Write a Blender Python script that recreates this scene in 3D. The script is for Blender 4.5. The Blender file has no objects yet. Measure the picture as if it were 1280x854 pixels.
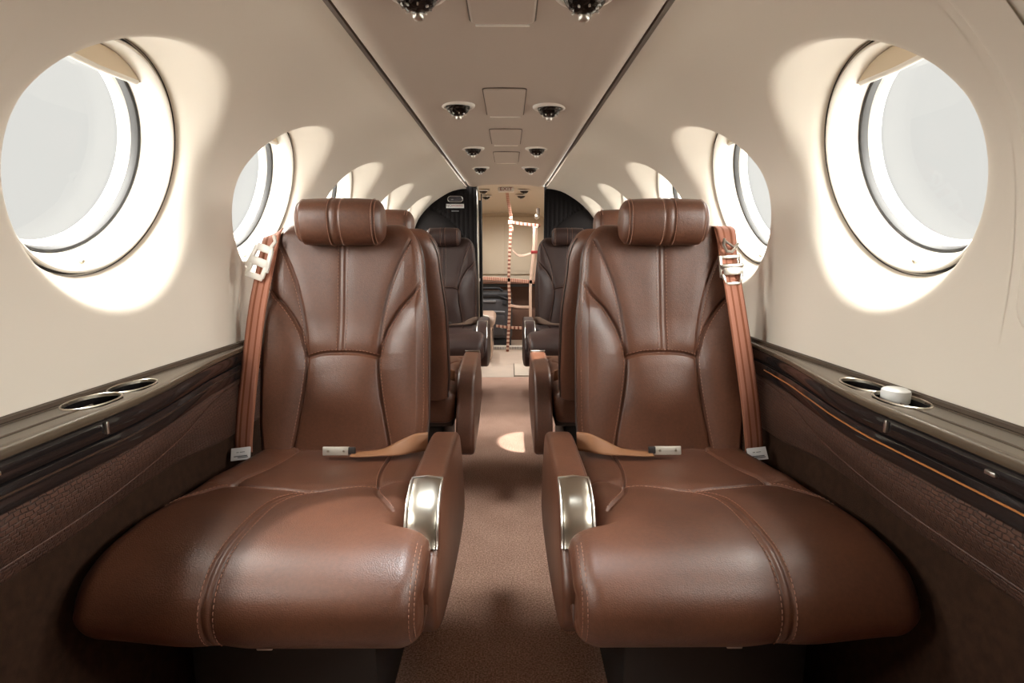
import bpy, bmesh, math, random
import numpy as np
from mathutils import Vector, Matrix

random.seed(7)
scene = bpy.context.scene
COL = scene.collection
PI = math.pi

# ------------------------------------------------------------------ materials
def new_mat(name):
    m = bpy.data.materials.new(name); m.use_nodes = True
    nt = m.node_tree
    return m, nt, nt.nodes['Principled BSDF']

def setp(b, **k):
    for key, v in k.items():
        key = {'color': 'Base Color', 'rough': 'Roughness', 'metal': 'Metallic', 'spec': 'Specular IOR Level',
               'coat': 'Coat Weight', 'coat_rough': 'Coat Roughness', 'sheen': 'Sheen Weight'}.get(key, key)
        if key == 'Base Color' and len(v) == 3: v = (*v, 1)
        b.inputs[key].default_value = v

def simple(name, color, rough=.5, metal=0, spec=.5, bump=None, vary=None, **kw):
    m, nt, b = new_mat(name)
    setp(b, color=color, rough=rough, metal=metal, spec=spec, **kw)
    tc = nt.nodes.new('ShaderNodeTexCoord')
    if vary:
        scale, amt = vary
        n = nt.nodes.new('ShaderNodeTexNoise'); n.inputs['Scale'].default_value = scale; n.inputs['Detail'].default_value = 5
        nt.links.new(tc.outputs['Object'], n.inputs['Vector'])
        r = nt.nodes.new('ShaderNodeValToRGB')
        c = np.array(color)
        r.color_ramp.elements[0].color = (*(c * (1 - amt)), 1); r.color_ramp.elements[0].position = .3
        r.color_ramp.elements[1].color = (*(np.minimum(c * (1 + amt), 1)), 1); r.color_ramp.elements[1].position = .7
        nt.links.new(n.outputs['Fac'], r.inputs['Fac']); nt.links.new(r.outputs['Color'], b.inputs['Base Color'])
    if bump:
        scale, strength, dist = bump
        n = nt.nodes.new('ShaderNodeTexNoise'); n.inputs['Scale'].default_value = scale; n.inputs['Detail'].default_value = 3
        nt.links.new(tc.outputs['Object'], n.inputs['Vector'])
        bp = nt.nodes.new('ShaderNodeBump'); bp.inputs['Strength'].default_value = strength; bp.inputs['Distance'].default_value = dist
        nt.links.new(n.outputs['Fac'], bp.inputs['Height']); nt.links.new(bp.outputs['Normal'], b.inputs['Normal'])
    return m

def leather_mat(name, dark, light, rough, spec=.56):
    m, nt, b = new_mat(name)
    tc = nt.nodes.new('ShaderNodeTexCoord')
    n = nt.nodes.new('ShaderNodeTexNoise'); n.inputs['Scale'].default_value = 5; n.inputs['Detail'].default_value = 6
    n2 = nt.nodes.new('ShaderNodeTexNoise'); n2.inputs['Scale'].default_value = 140; n2.inputs['Detail'].default_value = 3
    v = nt.nodes.new('ShaderNodeTexVoronoi'); v.inputs['Scale'].default_value = 430
    for q in (n, n2, v): nt.links.new(tc.outputs['Object'], q.inputs['Vector'])
    r = nt.nodes.new('ShaderNodeValToRGB')
    r.color_ramp.elements[0].color = (*dark, 1); r.color_ramp.elements[0].position = .32
    r.color_ramp.elements[1].color = (*light, 1); r.color_ramp.elements[1].position = .68
    mx = nt.nodes.new('ShaderNodeMath'); mx.operation = 'MULTIPLY_ADD'; mx.inputs[1].default_value = .3
    nt.links.new(n2.outputs['Fac'], mx.inputs[0])
    sc = nt.nodes.new('ShaderNodeMath'); sc.operation = 'MULTIPLY'; sc.inputs[1].default_value = .7
    nt.links.new(n.outputs['Fac'], sc.inputs[0]); nt.links.new(sc.outputs[0], mx.inputs[2])
    nt.links.new(mx.outputs[0], r.inputs['Fac']); nt.links.new(r.outputs['Color'], b.inputs['Base Color'])
    setp(b, rough=rough, spec=spec)
    bp = nt.nodes.new('ShaderNodeBump'); bp.inputs['Strength'].default_value = .38; bp.inputs['Distance'].default_value = .0007
    nt.links.new(v.outputs['Distance'], bp.inputs['Height'])
    bp2 = nt.nodes.new('ShaderNodeBump'); bp2.inputs['Strength'].default_value = .12; bp2.inputs['Distance'].default_value = .004
    n3 = nt.nodes.new('ShaderNodeTexNoise'); n3.inputs['Scale'].default_value = 22; n3.inputs['Detail'].default_value = 3
    nt.links.new(tc.outputs['Object'], n3.inputs['Vector']); nt.links.new(n3.outputs['Fac'], bp2.inputs['Height'])
    nt.links.new(bp.outputs['Normal'], bp2.inputs['Normal']); nt.links.new(bp2.outputs['Normal'], b.inputs['Normal'])
    return m

def stripe_mat(name, stops, rough=.75, axis=0, repeat=1.0):
    """colour bands along a UV axis: stops = [(pos, colour)]"""
    m, nt, b = new_mat(name)
    uv = nt.nodes.new('ShaderNodeTexCoord'); sp = nt.nodes.new('ShaderNodeSeparateXYZ')
    nt.links.new(uv.outputs['UV'], sp.inputs[0])
    ml = nt.nodes.new('ShaderNodeMath'); ml.operation = 'MULTIPLY'; ml.inputs[1].default_value = repeat
    nt.links.new(sp.outputs[axis], ml.inputs[0])
    fr = nt.nodes.new('ShaderNodeMath'); fr.operation = 'FRACT'; nt.links.new(ml.outputs[0], fr.inputs[0])
    r = nt.nodes.new('ShaderNodeValToRGB'); r.color_ramp.interpolation = 'CONSTANT'
    e = r.color_ramp.elements
    e[0].position = stops[0][0]; e[0].color = (*stops[0][1], 1)
    e[1].position = stops[1][0]; e[1].color = (*stops[1][1], 1)
    for p, c in stops[2:]:
        q = e.new(p); q.color = (*c, 1)
    nt.links.new(fr.outputs[0], r.inputs['Fac']); nt.links.new(r.outputs['Color'], b.inputs['Base Color'])
    setp(b, rough=rough, spec=.3)
    # weave
    w = nt.nodes.new('ShaderNodeTexNoise'); w.inputs['Scale'].default_value = 500
    nt.links.new(uv.outputs['Object'], w.inputs['Vector'])
    bp = nt.nodes.new('ShaderNodeBump'); bp.inputs['Strength'].default_value = .4; bp.inputs['Distance'].default_value = .001
    nt.links.new(w.outputs['Fac'], bp.inputs['Height']); nt.links.new(bp.outputs['Normal'], b.inputs['Normal'])
    return m

M = {}
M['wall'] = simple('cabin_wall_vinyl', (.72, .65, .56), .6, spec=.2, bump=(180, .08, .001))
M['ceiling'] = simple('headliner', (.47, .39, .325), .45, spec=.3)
M['liner'] = simple('window_liner_plastic', (.80, .75, .67), .35)
M['seal'] = simple('dark_rubber', (.02, .018, .017), .5)
M['shade'] = simple('window_shade', (.66, .54, .38), .55)
M['groove'] = simple('brown_seam', (.075, .05, .033), .6)
M['leather'] = leather_mat('brown_leather', (.062, .0225, .0115), (.126, .047, .024), .42)
M['leather_edge'] = leather_mat('brown_leather_edge', (.055, .023, .015), (.095, .040, .025), .45)
M['thread'] = simple('thread', (.30, .15, .10), .7)
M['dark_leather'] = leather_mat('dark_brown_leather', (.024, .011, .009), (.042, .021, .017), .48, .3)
M['shell'] = simple('dark_seat_shell', (.022, .016, .014), .45)
M['dark'] = simple('dark_base', (.012, .010, .009), .6)
M['chrome'] = simple('brushed_nickel', (.56, .51, .43), .28, 1.0, bump=(300, .03, .0005))
M['steel'] = simple('steel', (.66, .63, .58), .28, 1.0)
M['tongue'] = simple('satin_nickel', (.62, .57, .50), .4, .55)
M['cream_plastic'] = simple('cream_plastic', (.80, .74, .66), .35)
M['carpet'] = None
M['tan'] = simple('tan_belt', (.24, .105, .045), .6, bump=(700, .3, .0008))
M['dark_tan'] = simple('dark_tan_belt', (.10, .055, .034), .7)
M['belt'] = stripe_mat('striped_belt', [(0, (.28, .105, .06)), (.08, (.43, .185, .125)), (.30, (.25, .085, .042)), (.40, (.43, .185, .125)), (.60, (.43, .185, .125)), (.66, (.25, .085, .042)), (.78, (.46, .205, .14)), (.94, (.27, .10, .06))])
M['strap'] = stripe_mat('net_webbing', [(0, (.62, .43, .32)), (.5, (.62, .43, .32)), (.56, (.22, .07, .05))], axis=1, repeat=28)
M['strap_fine'] = stripe_mat('net_webbing_fine', [(0, (.62, .40, .30)), (.45, (.62, .40, .30)), (.5, (.36, .13, .09))], axis=1, repeat=60)
M['strap_plain'] = simple('plain_webbing', (.66, .47, .37), .75)
M['white'] = simple('white_label', (.66, .64, .63), .6)
M['ink'] = simple('dark_ink', (.05, .045, .05), .6)
M['red'] = simple('red_ink', (.26, .02, .02), .6)
M['black_gloss'] = simple('black_gloss', (.012, .010, .010), .08, spec=.6)
M['white_cap'] = simple('white_cap', (.80, .80, .78), .35)
M['bag'] = simple('grey_bag_fabric', (.055, .052, .058), .7, bump=(400, .3, .001))
M['bag_dark'] = simple('dark_bag_fabric', (.016, .016, .02), .6)
M['grille'] = simple('grey_grille', (.22, .22, .23), .5)
M['wood'] = simple('brown_cabinet', (.115, .052, .032), .5, vary=(6, .25))
M['aft_floor'] = simple('aft_floor_vinyl', (.56, .45, .37), .5, vary=(8, .06))
M['mat'] = simple('floor_hatch_vinyl', (.60, .50, .41), .5)
M['aft_wall'] = simple('aft_wall_vinyl', (.70, .60, .47), .5)
M['divider'] = leather_mat('dark_divider_leather', (.004, .003, .003), (.008, .006, .006), .65, .10)
M['divider_arc'] = leather_mat('dark_divider_arc_leather', (.007, .0055, .0055), (.012, .0095, .0092), .65, .12)
M['lav'] = simple('tan_lavatory_vinyl', (.36, .25, .19), .5)
M['lower'] = simple('brown_sidewall_carpet', (.030, .0145, .0085), .9, spec=.1, bump=(600, .4, .002), vary=(60, .2))
M['line_unlit'] = simple('unlit_copper_inlay', (.05, .028, .018), .3)  # same copper inlay, its weaker reflection on the left put into the colour
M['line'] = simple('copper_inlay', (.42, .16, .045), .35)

def carpet():
    m, nt, b = new_mat('brown_carpet')
    tc = nt.nodes.new('ShaderNodeTexCoord')
    n = nt.nodes.new('ShaderNodeTexNoise'); n.inputs['Scale'].default_value = 230; n.inputs['Detail'].default_value = 5
    n2 = nt.nodes.new('ShaderNodeTexNoise'); n2.inputs['Scale'].default_value = 9; n2.inputs['Detail'].default_value = 4
    for q in (n, n2): nt.links.new(tc.outputs['Object'], q.inputs['Vector'])
    ad = nt.nodes.new('ShaderNodeMath'); ad.operation = 'MULTIPLY_ADD'; ad.inputs[1].default_value = .12
    sc = nt.nodes.new('ShaderNodeMath'); sc.operation = 'MULTIPLY'; sc.inputs[1].default_value = .88
    nt.links.new(n.outputs['Fac'], sc.inputs[0]); nt.links.new(n2.outputs['Fac'], ad.inputs[0]); nt.links.new(sc.outputs[0], ad.inputs[2])
    r = nt.nodes.new('ShaderNodeValToRGB')
    r.color_ramp.elements[0].color = (.29, .16, .118, 1); r.color_ramp.elements[0].position = .36
    r.color_ramp.elements[1].color = (.74, .49, .385, 1); r.color_ramp.elements[1].position = .64
    nt.links.new(ad.outputs[0], r.inputs['Fac']); nt.links.new(r.outputs['Color'], b.inputs['Base Color'])
    setp(b, rough=.95, spec=.15)
    bp = nt.nodes.new('ShaderNodeBump'); bp.inputs['Strength'].default_value = .3; bp.inputs['Distance'].default_value = .0012
    nt.links.new(n.outputs['Fac'], bp.inputs['Height']); nt.links.new(bp.outputs['Normal'], b.inputs['Normal'])
    return m
M['carpet'] = carpet()

def croc():
    """woven, embossed leather: rows of soft rectangular cells, UV in metres"""
    m, nt, b = new_mat('embossed_leather')
    tc = nt.nodes.new('ShaderNodeTexCoord')
    mp = nt.nodes.new('ShaderNodeMapping'); mp.inputs['Scale'].default_value = (1, 1, 1)
    br = nt.nodes.new('ShaderNodeTexBrick')
    br.inputs['Scale'].default_value = 1; br.inputs['Brick Width'].default_value = .012; br.inputs['Row Height'].default_value = .0075
    br.inputs['Mortar Size'].default_value = .0016; br.inputs['Mortar Smooth'].default_value = 1.0
    br.inputs['Color1'].default_value = (.100, .047, .031, 1); br.inputs['Color2'].default_value = (.066, .032, .022, 1)
    br.inputs['Mortar'].default_value = (.030, .017, .013, 1)
    nz = nt.nodes.new('ShaderNodeTexNoise'); nz.inputs['Scale'].default_value = 60
    nt.links.new(tc.outputs['UV'], nz.inputs['Vector'])
    add = nt.nodes.new('ShaderNodeMixRGB'); add.blend_type = 'ADD'; add.inputs[0].default_value = .010
    nt.links.new(tc.outputs['UV'], add.inputs[1]); nt.links.new(nz.outputs['Color'], add.inputs[2])
    nt.links.new(add.outputs[0], br.inputs['Vector'])
    nt.links.new(br.outputs['Color'], b.inputs['Base Color'])
    bp = nt.nodes.new('ShaderNodeBump'); bp.inputs['Strength'].default_value = .7; bp.inputs['Distance'].default_value = .002; bp.invert = True
    nt.links.new(br.outputs['Fac'], bp.inputs['Height']); nt.links.new(bp.outputs['Normal'], b.inputs['Normal'])
    setp(b, rough=.45, spec=.4)
    return m
M['croc'] = croc()

def ledge_top_mat():
    m, nt, b = new_mat('ledge_top_laminate')
    setp(b, color=(.075, .055, .037), rough=.2, spec=.42)
    return m
M['ledge'] = ledge_top_mat()

def glass_mat():
    m, nt, b = new_mat('window_glass')
    nt.nodes.remove(b)
    out = nt.nodes['Material Output']
    tr = nt.nodes.new('ShaderNodeBsdfTransparent'); tr.inputs[0].default_value = (.97, .98, .97, 1)
    gl = nt.nodes.new('ShaderNodeBsdfGlossy'); gl.inputs['Roughness'].default_value = .02
    mx = nt.nodes.new('ShaderNodeMixShader'); mx.inputs[0].default_value = .05
    nt.links.new(tr.outputs[0], mx.inputs[1]); nt.links.new(gl.outputs[0], mx.inputs[2])
    nt.links.new(mx.outputs[0], out.inputs['Surface'])
    return m
M['glass'] = glass_mat()

# ------------------------------------------------------------------ object helpers
def tag(o, label=None, cat=None, group=None, kind=None):
    if label: o['label'] = label
    if cat: o['category'] = cat
    if group: o['group'] = group
    if kind: o['kind'] = kind
    return o

def empty(name, loc=(0, 0, 0), label=None, cat=None, group=None, kind=None):
    o = bpy.data.objects.new(name, None); COL.objects.link(o); o.location = loc
    o.empty_display_size = .05
    return tag(o, label, cat, group, kind)

def mesh(name, verts, faces, mat, parent=None, smooth=True, uv=None, flip=False):
    me = bpy.data.meshes.new(name)
    if flip: faces = [tuple(reversed(f)) for f in faces]
    me.from_pydata([tuple(map(float, v)) for v in verts], [], [tuple(int(i) for i in f) for f in faces])
    if uv is not None:
        l = me.uv_layers.new(name='UVMap')
        for p in me.polygons:
            for li in p.loop_indices:
                l.data[li].uv = uv[me.loops[li].vertex_index]
    if smooth:
        for p in me.polygons: p.use_smooth = True
    me.validate(); me.update()
    me.materials.append(mat)
    o = bpy.data.objects.new(name, me); COL.objects.link(o)
    if parent: o.parent = parent
    return o

class MB:
    """collects shapes into one mesh"""
    def __init__(s): s.v = []; s.f = []
    def add(s, v, f):
        n = len(s.v); s.v += [tuple(map(float, q)) for q in v]; s.f += [tuple(int(i) + n for i in q) for q in f]; return s
    def box(s, c, d, bev=.003, seg=2, rot=None):
        bm = bmesh.new(); bmesh.ops.create_cube(bm, size=1)
        for v in bm.verts: v.co = Vector((v.co.x * d[0], v.co.y * d[1], v.co.z * d[2]))
        if bev > 0: bmesh.ops.bevel(bm, geom=bm.edges[:], offset=min(bev, min(d) * .45), segments=seg, profile=.5, affect='EDGES')
        Mx = Matrix.Translation(c) @ (rot.to_4x4() if rot else Matrix())
        bm.verts.index_update()
        s.add([Mx @ v.co for v in bm.verts], [[v.index for v in f.verts] for f in bm.faces]); bm.free(); return s
    def tube(s, pts, r, n=10, closed=False):
        pts = [Vector(p) for p in pts]; m = len(pts); V = []; F = []
        up = Vector((0, 0, 1))
        for i, p in enumerate(pts):
            a = pts[i - 1] if (i > 0 or closed) else p; b = pts[(i + 1) % m] if (i < m - 1 or closed) else p
            t = (b - a).normalized()
            s1 = t.cross(up)
            if s1.length < 1e-3: s1 = t.cross(Vector((1, 0, 0)))
            s1.normalize(); s2 = t.cross(s1)
            rr = r[i] if isinstance(r, (list, tuple)) else r
            for k in range(n):
                a_ = 2 * PI * k / n; V.append(p + (s1 * math.cos(a_) + s2 * math.sin(a_)) * rr)
        for i in range(m if closed else m - 1):
            for k in range(n):
                j = (i + 1) % m
                F.append((i * n + k, i * n + (k + 1) % n, j * n + (k + 1) % n, j * n + k))
        if not closed:
            F.append(tuple(range(n))[::-1]); F.append(tuple((m - 1) * n + k for k in range(n)))
        return s.add(V, F)
    def lathe(s, prof, M4, n=32):
        """prof: [(r, h)] about local z"""
        V = []; F = []; m = len(prof)
        for r, h in prof:
            for k in range(n):
                a = 2 * PI * k / n; V.append(M4 @ Vector((r * math.cos(a), r * math.sin(a), h)))
        for i in range(m - 1):
            for k in range(n):
                F.append((i * n + k, i * n + (k + 1) % n, (i + 1) * n + (k + 1) % n, (i + 1) * n + k))
        return s.add(V, F)
    def build(s, name, mat, parent=None, smooth=True):
        o = mesh(name, s.v, s.f, mat, parent, smooth=False)
        if smooth:
            bm = bmesh.new(); bm.from_mesh(o.data)
            for f in bm.faces: f.smooth = True
            for e in bm.edges:
                if len(e.link_faces) == 2 and e.calc_face_angle(0) > math.radians(42): e.smooth = False
            bm.to_mesh(o.data); bm.free()
        return o

def catmull(P, per=10, closed=False):
    P = np.array(P, float); n = len(P); out = []
    for i in range(n if closed else n - 1):
        if closed: a, b, c, d = P[i - 1], P[i], P[(i + 1) % n], P[(i + 2) % n]
        else: a, b, c, d = P[max(i - 1, 0)], P[i], P[i + 1], P[min(i + 2, n - 1)]
        for k in range(per):
            t = k / per
            out.append(.5 * (2 * b + (c - a) * t + (2 * a - 5 * b + 4 * c - d) * t * t + (3 * b - a - 3 * c + d) * t ** 3))
    if not closed: out.append(P[-1])
    return np.array(out)

def arclen(P):
    return np.concatenate([[0], np.cumsum(np.linalg.norm(np.diff(P, axis=0), axis=1))])

def resample(P, n, closed=False):
    Q = np.vstack([P, P[:1]]) if closed else P
    L = arclen(Q); t = np.linspace(0, L[-1], n + 1)[:-1] if closed else np.linspace(0, L[-1], n)
    return np.stack([np.interp(t, L, Q[:, k]) for k in range(Q.shape[1])], 1)

def poly_dist(X, Q, pl):
    """distance of the points (X,Q) to a polyline"""
    d = np.full(np.broadcast(X, Q).shape, 1e9)
    pl = np.array(pl, float)
    for a, b in zip(pl[:-1], pl[1:]):
        ab = b - a; L2 = (ab ** 2).sum() + 1e-12
        t = np.clip(((X - a[0]) * ab[0] + (Q - a[1]) * ab[1]) / L2, 0, 1)
        d = np.minimum(d, np.hypot(X - a[0] - t * ab[0], Q - a[1] - t * ab[1]))
    return d

def sstep(x, a, b):
    t = np.clip((x - a) / (b - a), 0, 1); return t * t * (3 - 2 * t)

def grid_faces(nr, nc, wrap_r=False, wrap_c=False):
    F = []
    for i in range(nr if wrap_r else nr - 1):
        for j in range(nc if wrap_c else nc - 1):
            i2 = (i + 1) % nr; j2 = (j + 1) % nc
            F.append((i * nc + j, i * nc + j2, i2 * nc + j2, i2 * nc + j))
    return F

def text_mesh(body, size, mat, name, parent, M4, ext=.0004):
    cu = bpy.data.curves.new(name, 'FONT'); cu.body = body; cu.size = size; cu.extrude = ext
    cu.align_x = 'CENTER'; cu.align_y = 'CENTER'
    t = bpy.data.objects.new(name, cu); COL.objects.link(t)
    dg = bpy.context.evaluated_depsgraph_get()
    me = bpy.data.meshes.new_from_object(t.evaluated_get(dg))
    bpy.data.objects.remove(t); bpy.data.curves.remove(cu)
    me.transform(M4); me.materials.clear(); me.materials.append(mat); me.name = name
    o = bpy.data.objects.new(name, me); COL.objects.link(o); o.parent = parent
    return o

# ------------------------------------------------------------------ cabin dimensions
Y0, YB = -0.75, 4.33                  # front bulkhead, aft divider
WIN_Y = [.40, 1.08, 1.76, 2.46, 3.25, 4.00]
PROF = catmull([(.30, 1.385), (.36, 1.378), (.44, 1.352), (.56, 1.275), (.645, 1.185), (.690, 1.10), (.712, .98), (.715, .86), (.703, .70), (.69, .62)], 14)
PS = arclen(PROF)
def prof_at(s):
    return np.interp(s, PS, PROF[:, 0]), np.interp(s, PS, PROF[:, 1])
PT = np.gradient(PROF, axis=0); PT /= np.linalg.norm(PT, axis=1)[:, None]
def prof_n(s):                        # outward normal
    tx = np.interp(s, PS, PT[:, 0]); tz = np.interp(s, PS, PT[:, 1])
    l = np.hypot(tx, tz); return -tz / l, tx / l
S_WIN = np.interp(-1.10, -PROF[:, 1], PS)
S_END = PS[-1]
def wall_pt(side, y, s, d=0.0):
    x, z = prof_at(s); nx, nz = prof_n(s)
    return (side * (x + nx * d), y, z + nz * d)

# window tile: rings of (radius, depth) about the centre
RINGS = [(.290, 0), (.276, .0005), (.266, .0025), (.256, .006), (.246, .0115), (.238, .018), (.231, .026), (.226, .035), (.223, .046), (.222, .060)]

def ring_pt(side, yc, r, a, d):
    """reveal ring: follows the curved wall at its rim and a flat round frame at its inner end"""
    P = np.array(wall_pt(side, yc + r * math.cos(a), S_WIN + r * math.sin(a), d))
    x, z = prof_at(S_WIN); nx, nz = prof_n(S_WIN)
    up = np.array([side * nz, 0, -nx]) * (1 if nx < 0 else -1); up = up if up[2] > 0 else -up
    o = np.array([side * nx, 0, nz])
    Q = np.array([side * x, yc, z]) + o * d + np.array([0, 1, 0]) * r * math.cos(a) - up * r * math.sin(a)
    w = float(np.clip((.268 - r) / (.268 - .222), 0, 1)); w = w * w * (3 - 2 * w)
    return tuple(P * (1 - w) + Q * w)

def build_wall(side):
    V = []; F = []
    def quad_grid(ys, ss, d=.0006):
        n0 = len(V)
        for y in ys:
            for s in ss: V.append(wall_pt(side, y, s, d))
        for f in grid_faces(len(ys), len(ss)): F.append(tuple(i + n0 for i in reversed(f)))
    H = .30                            # tile half size
    s0, s1 = S_WIN - H, min(S_WIN + H, S_END - .005)
    bounds = []
    for yc in WIN_Y: bounds.append((yc - H, yc + H))
    ss_top = np.linspace(0, s0 + .005, 24); ss_bot = np.linspace(s1 - .005, S_END, 16); ss_mid = np.linspace(s0, s1, 90)
    ys_all = [Y0]
    prev = Y0
    for a, b in bounds:
        if a > prev + 1e-4: quad_grid(np.linspace(prev - .006, a + .006, 5), ss_mid)
        prev = b
    quad_grid(np.linspace(prev - .006, YB, 4), ss_mid) if prev < YB else None
    quad_grid(np.linspace(Y0, YB, 60), ss_top); quad_grid(np.linspace(Y0, YB, 60), ss_bot)
    n = 144
    for yc in WIN_Y:
        n0 = len(V); rows = 0
        for k in range(3):
            for q in range(n):
                a = 2 * PI * q / n; ca, sa = math.cos(a), math.sin(a)
                t = 1 / max(abs(ca), abs(sa))
                rect = (H * ca * t, H * sa * t)
                sy = yc + rect[0]; ssv = S_WIN + rect[1]
                circ = (yc + RINGS[0][0] * ca, S_WIN + RINGS[0][0] * sa)
                w = k / 3
                V.append(wall_pt(side, sy * (1 - w) + circ[0] * w, min(max(ssv * (1 - w) + circ[1] * w, s0), s1)))
            rows += 1
        for r, d in RINGS:
            for q in range(n):
                a = 2 * PI * q / n
                V.append(ring_pt(side, yc, r, a, d))
            rows += 1
        for f in grid_faces(rows, n, wrap_c=True): F.append(tuple(i + n0 for i in f))
    o = mesh('wall_right' if side > 0 else 'wall_left', V, F, M['wall'], flip=(side < 0))
    return tag(o, kind='structure')
wl, wr = build_wall(-1), build_wall(1)

def window_frame_matrix(side, yc):
    x, z = prof_at(S_WIN); nx, nz = prof_n(S_WIN)
    out = Vector((side * nx, 0, nz)).normalized(); yv = Vector((0, 1, 0)); up = out.cross(yv) * 1.0
    if up.z < 0: up = -up
    if yv.cross(up).dot(out) < 0: yv = -yv
    # local x = along cabin, local y = up the wall, local z = outward
    R = Matrix(((yv.x, up.x, out.x, side * x), (yv.y, up.y, out.y, yc), (yv.z, up.z, out.z, z), (0, 0, 0, 1)))
    return R

wn = 0
for side in (-1, 1):
    for k, yc in enumerate(WIN_Y):
        wn += 1
        w = empty(f'window_{wn}', kind='structure')
        R = window_frame_matrix(side, yc); w.matrix_world = R
        I = Matrix()
        # gap seal then inner liner
        MB().lathe([(.2225, .050), (.2225, .060), (.2165, .060), (.2165, .052)], I, 144).build('gap_seal', M['seal'], w)
        MB().lathe([(.2165, .062), (.2165, .050), (.2145, .0475), (.211, .0475), (.207, .052), (.203, .066), (.200, .085), (.197, .100), (.195, .112)], I, 144).build('liner_ring', M['liner'], w)
        MB().lathe([(.196, .111), (.194, .108), (.189, .110), (.187, .116), (.187, .124)], I, 144).build('pane_seal', M['seal'], w)
        MB().lathe([(.187, .124), (.183, .128), (.183, .150)], I, 144).build('outer_frame', M['liner'], w)
        V = [(0, 0, .135)]; F = []
        for q in range(64):
            a = 2 * PI * q / 64; V.append((.1845 * math.cos(a), .1845 * math.sin(a), .135))
        F = [(0, 1 + q, 1 + (q + 1) % 64) for q in range(64)]
        mesh('pane', V, F, M['glass'], w)
        # retracted shade: slab filling the top of the ring, with a rolled lower bar
        ch = .164; a0 = math.asin(ch / .199); V = []; F = []
        arc = [(.199 * math.cos(a), .199 * math.sin(a)) for a in np.linspace(a0, PI - a0, 26)]
        for zz in (.082, .094):
            for p in arc: V.append((p[0], p[1], zz))
        m = len(arc)
        F = [tuple(range(m)), tuple(range(2 * m - 1, m - 1, -1))] + [(i, i + m, (i + 1) % m + m, (i + 1) % m) for i in range(m)]
        sh = mesh('shade', V, F, M['shade'], w, smooth=False)
        xb = .199 * math.cos(a0)
        MB().tube([(-xb + .006, ch, .088), (0, ch - .003, .088), (xb - .006, ch, .088)], .007, 10).build('shade_bar', M['liner'], sh)
        # little stop knob at the foot of the ring
        MB().lathe([(.0, .062), (.004, .0625), (.005, .066), (.004, .072), (0, .073)], Matrix.Translation((.02 * (1 if side > 0 else -1), -.197, -.004)), 12).build('stop_knob', M['chrome'], w)

# ceiling ------------------------------------------------------------------
CE = catmull([(.298, 1.392), (.290, 1.378), (.272, 1.362), (.245, 1.357), (.205, 1.362), (.15, 1.370), (.0, 1.374)], 8)
CEL = np.vstack([CE * [-1, 1], CE[::-1][1:]])
def ceil_z(x): return float(np.interp(abs(x), CE[::-1, 0], CE[::-1, 1]))
def rise(y): return .040 * max(0, y - 1.0) / 3.3
ys = list(np.linspace(Y0, YB - .03, 40))
V = []
for y in ys:
    for x, z in CEL: V.append((x, y, z + rise(y)))
for dy, dz in ((.010, .004), (.018, .012), (.022, .028), (.022, .06)):      # rolled aft lip
    for x, z in CEL: V.append((x, YB - .03 + dy, z + rise(YB) + dz))
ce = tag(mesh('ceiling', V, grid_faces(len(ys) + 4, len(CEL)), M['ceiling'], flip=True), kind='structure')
for i, sd in enumerate((-1, 1)):
    V = []
    gy = np.linspace(Y0, YB - .004, 30)
    for y in gy:
        for x, z in ((.287, 1.380), (.292, 1.3745), (.302, 1.3755), (.309, 1.3845), (.300, 1.392)): V.append((sd * x, y, z + rise(y) * .55))
    tag(mesh(f'trim_{i+1}', V, grid_faces(30, 5, wrap_c=True), M['groove'], flip=(sd < 0), smooth=False), kind='structure')

# floor ---------------------------------------------------------------------
V = [(-.8, Y0, 0), (.8, Y0, 0), (.8, 4.06, 0), (-.8, 4.06, 0), (-.8, Y0, -.02), (.8, Y0, -.02), (.8, 4.06, -.02), (-.8, 4.06, -.02)]
F = [(0, 1, 2, 3), (7, 6, 5, 4), (0, 4, 5, 1), (1, 5, 6, 2), (2, 6, 7, 3), (3, 7, 4, 0)]
tag(mesh('floor', V, F, M['carpet'], smooth=False), kind='structure')
V = [(-.8, 4.06, .001), (.8, 4.06, .001), (.8, 6.2, .001), (-.8, 6.2, .001), (-.8, 4.06, -.02), (.8, 4.06, -.02), (.8, 6.2, -.02), (-.8, 6.2, -.02)]
tag(mesh('floor_aft', V, F, M['aft_floor'], smooth=False), kind='structure')

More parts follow.
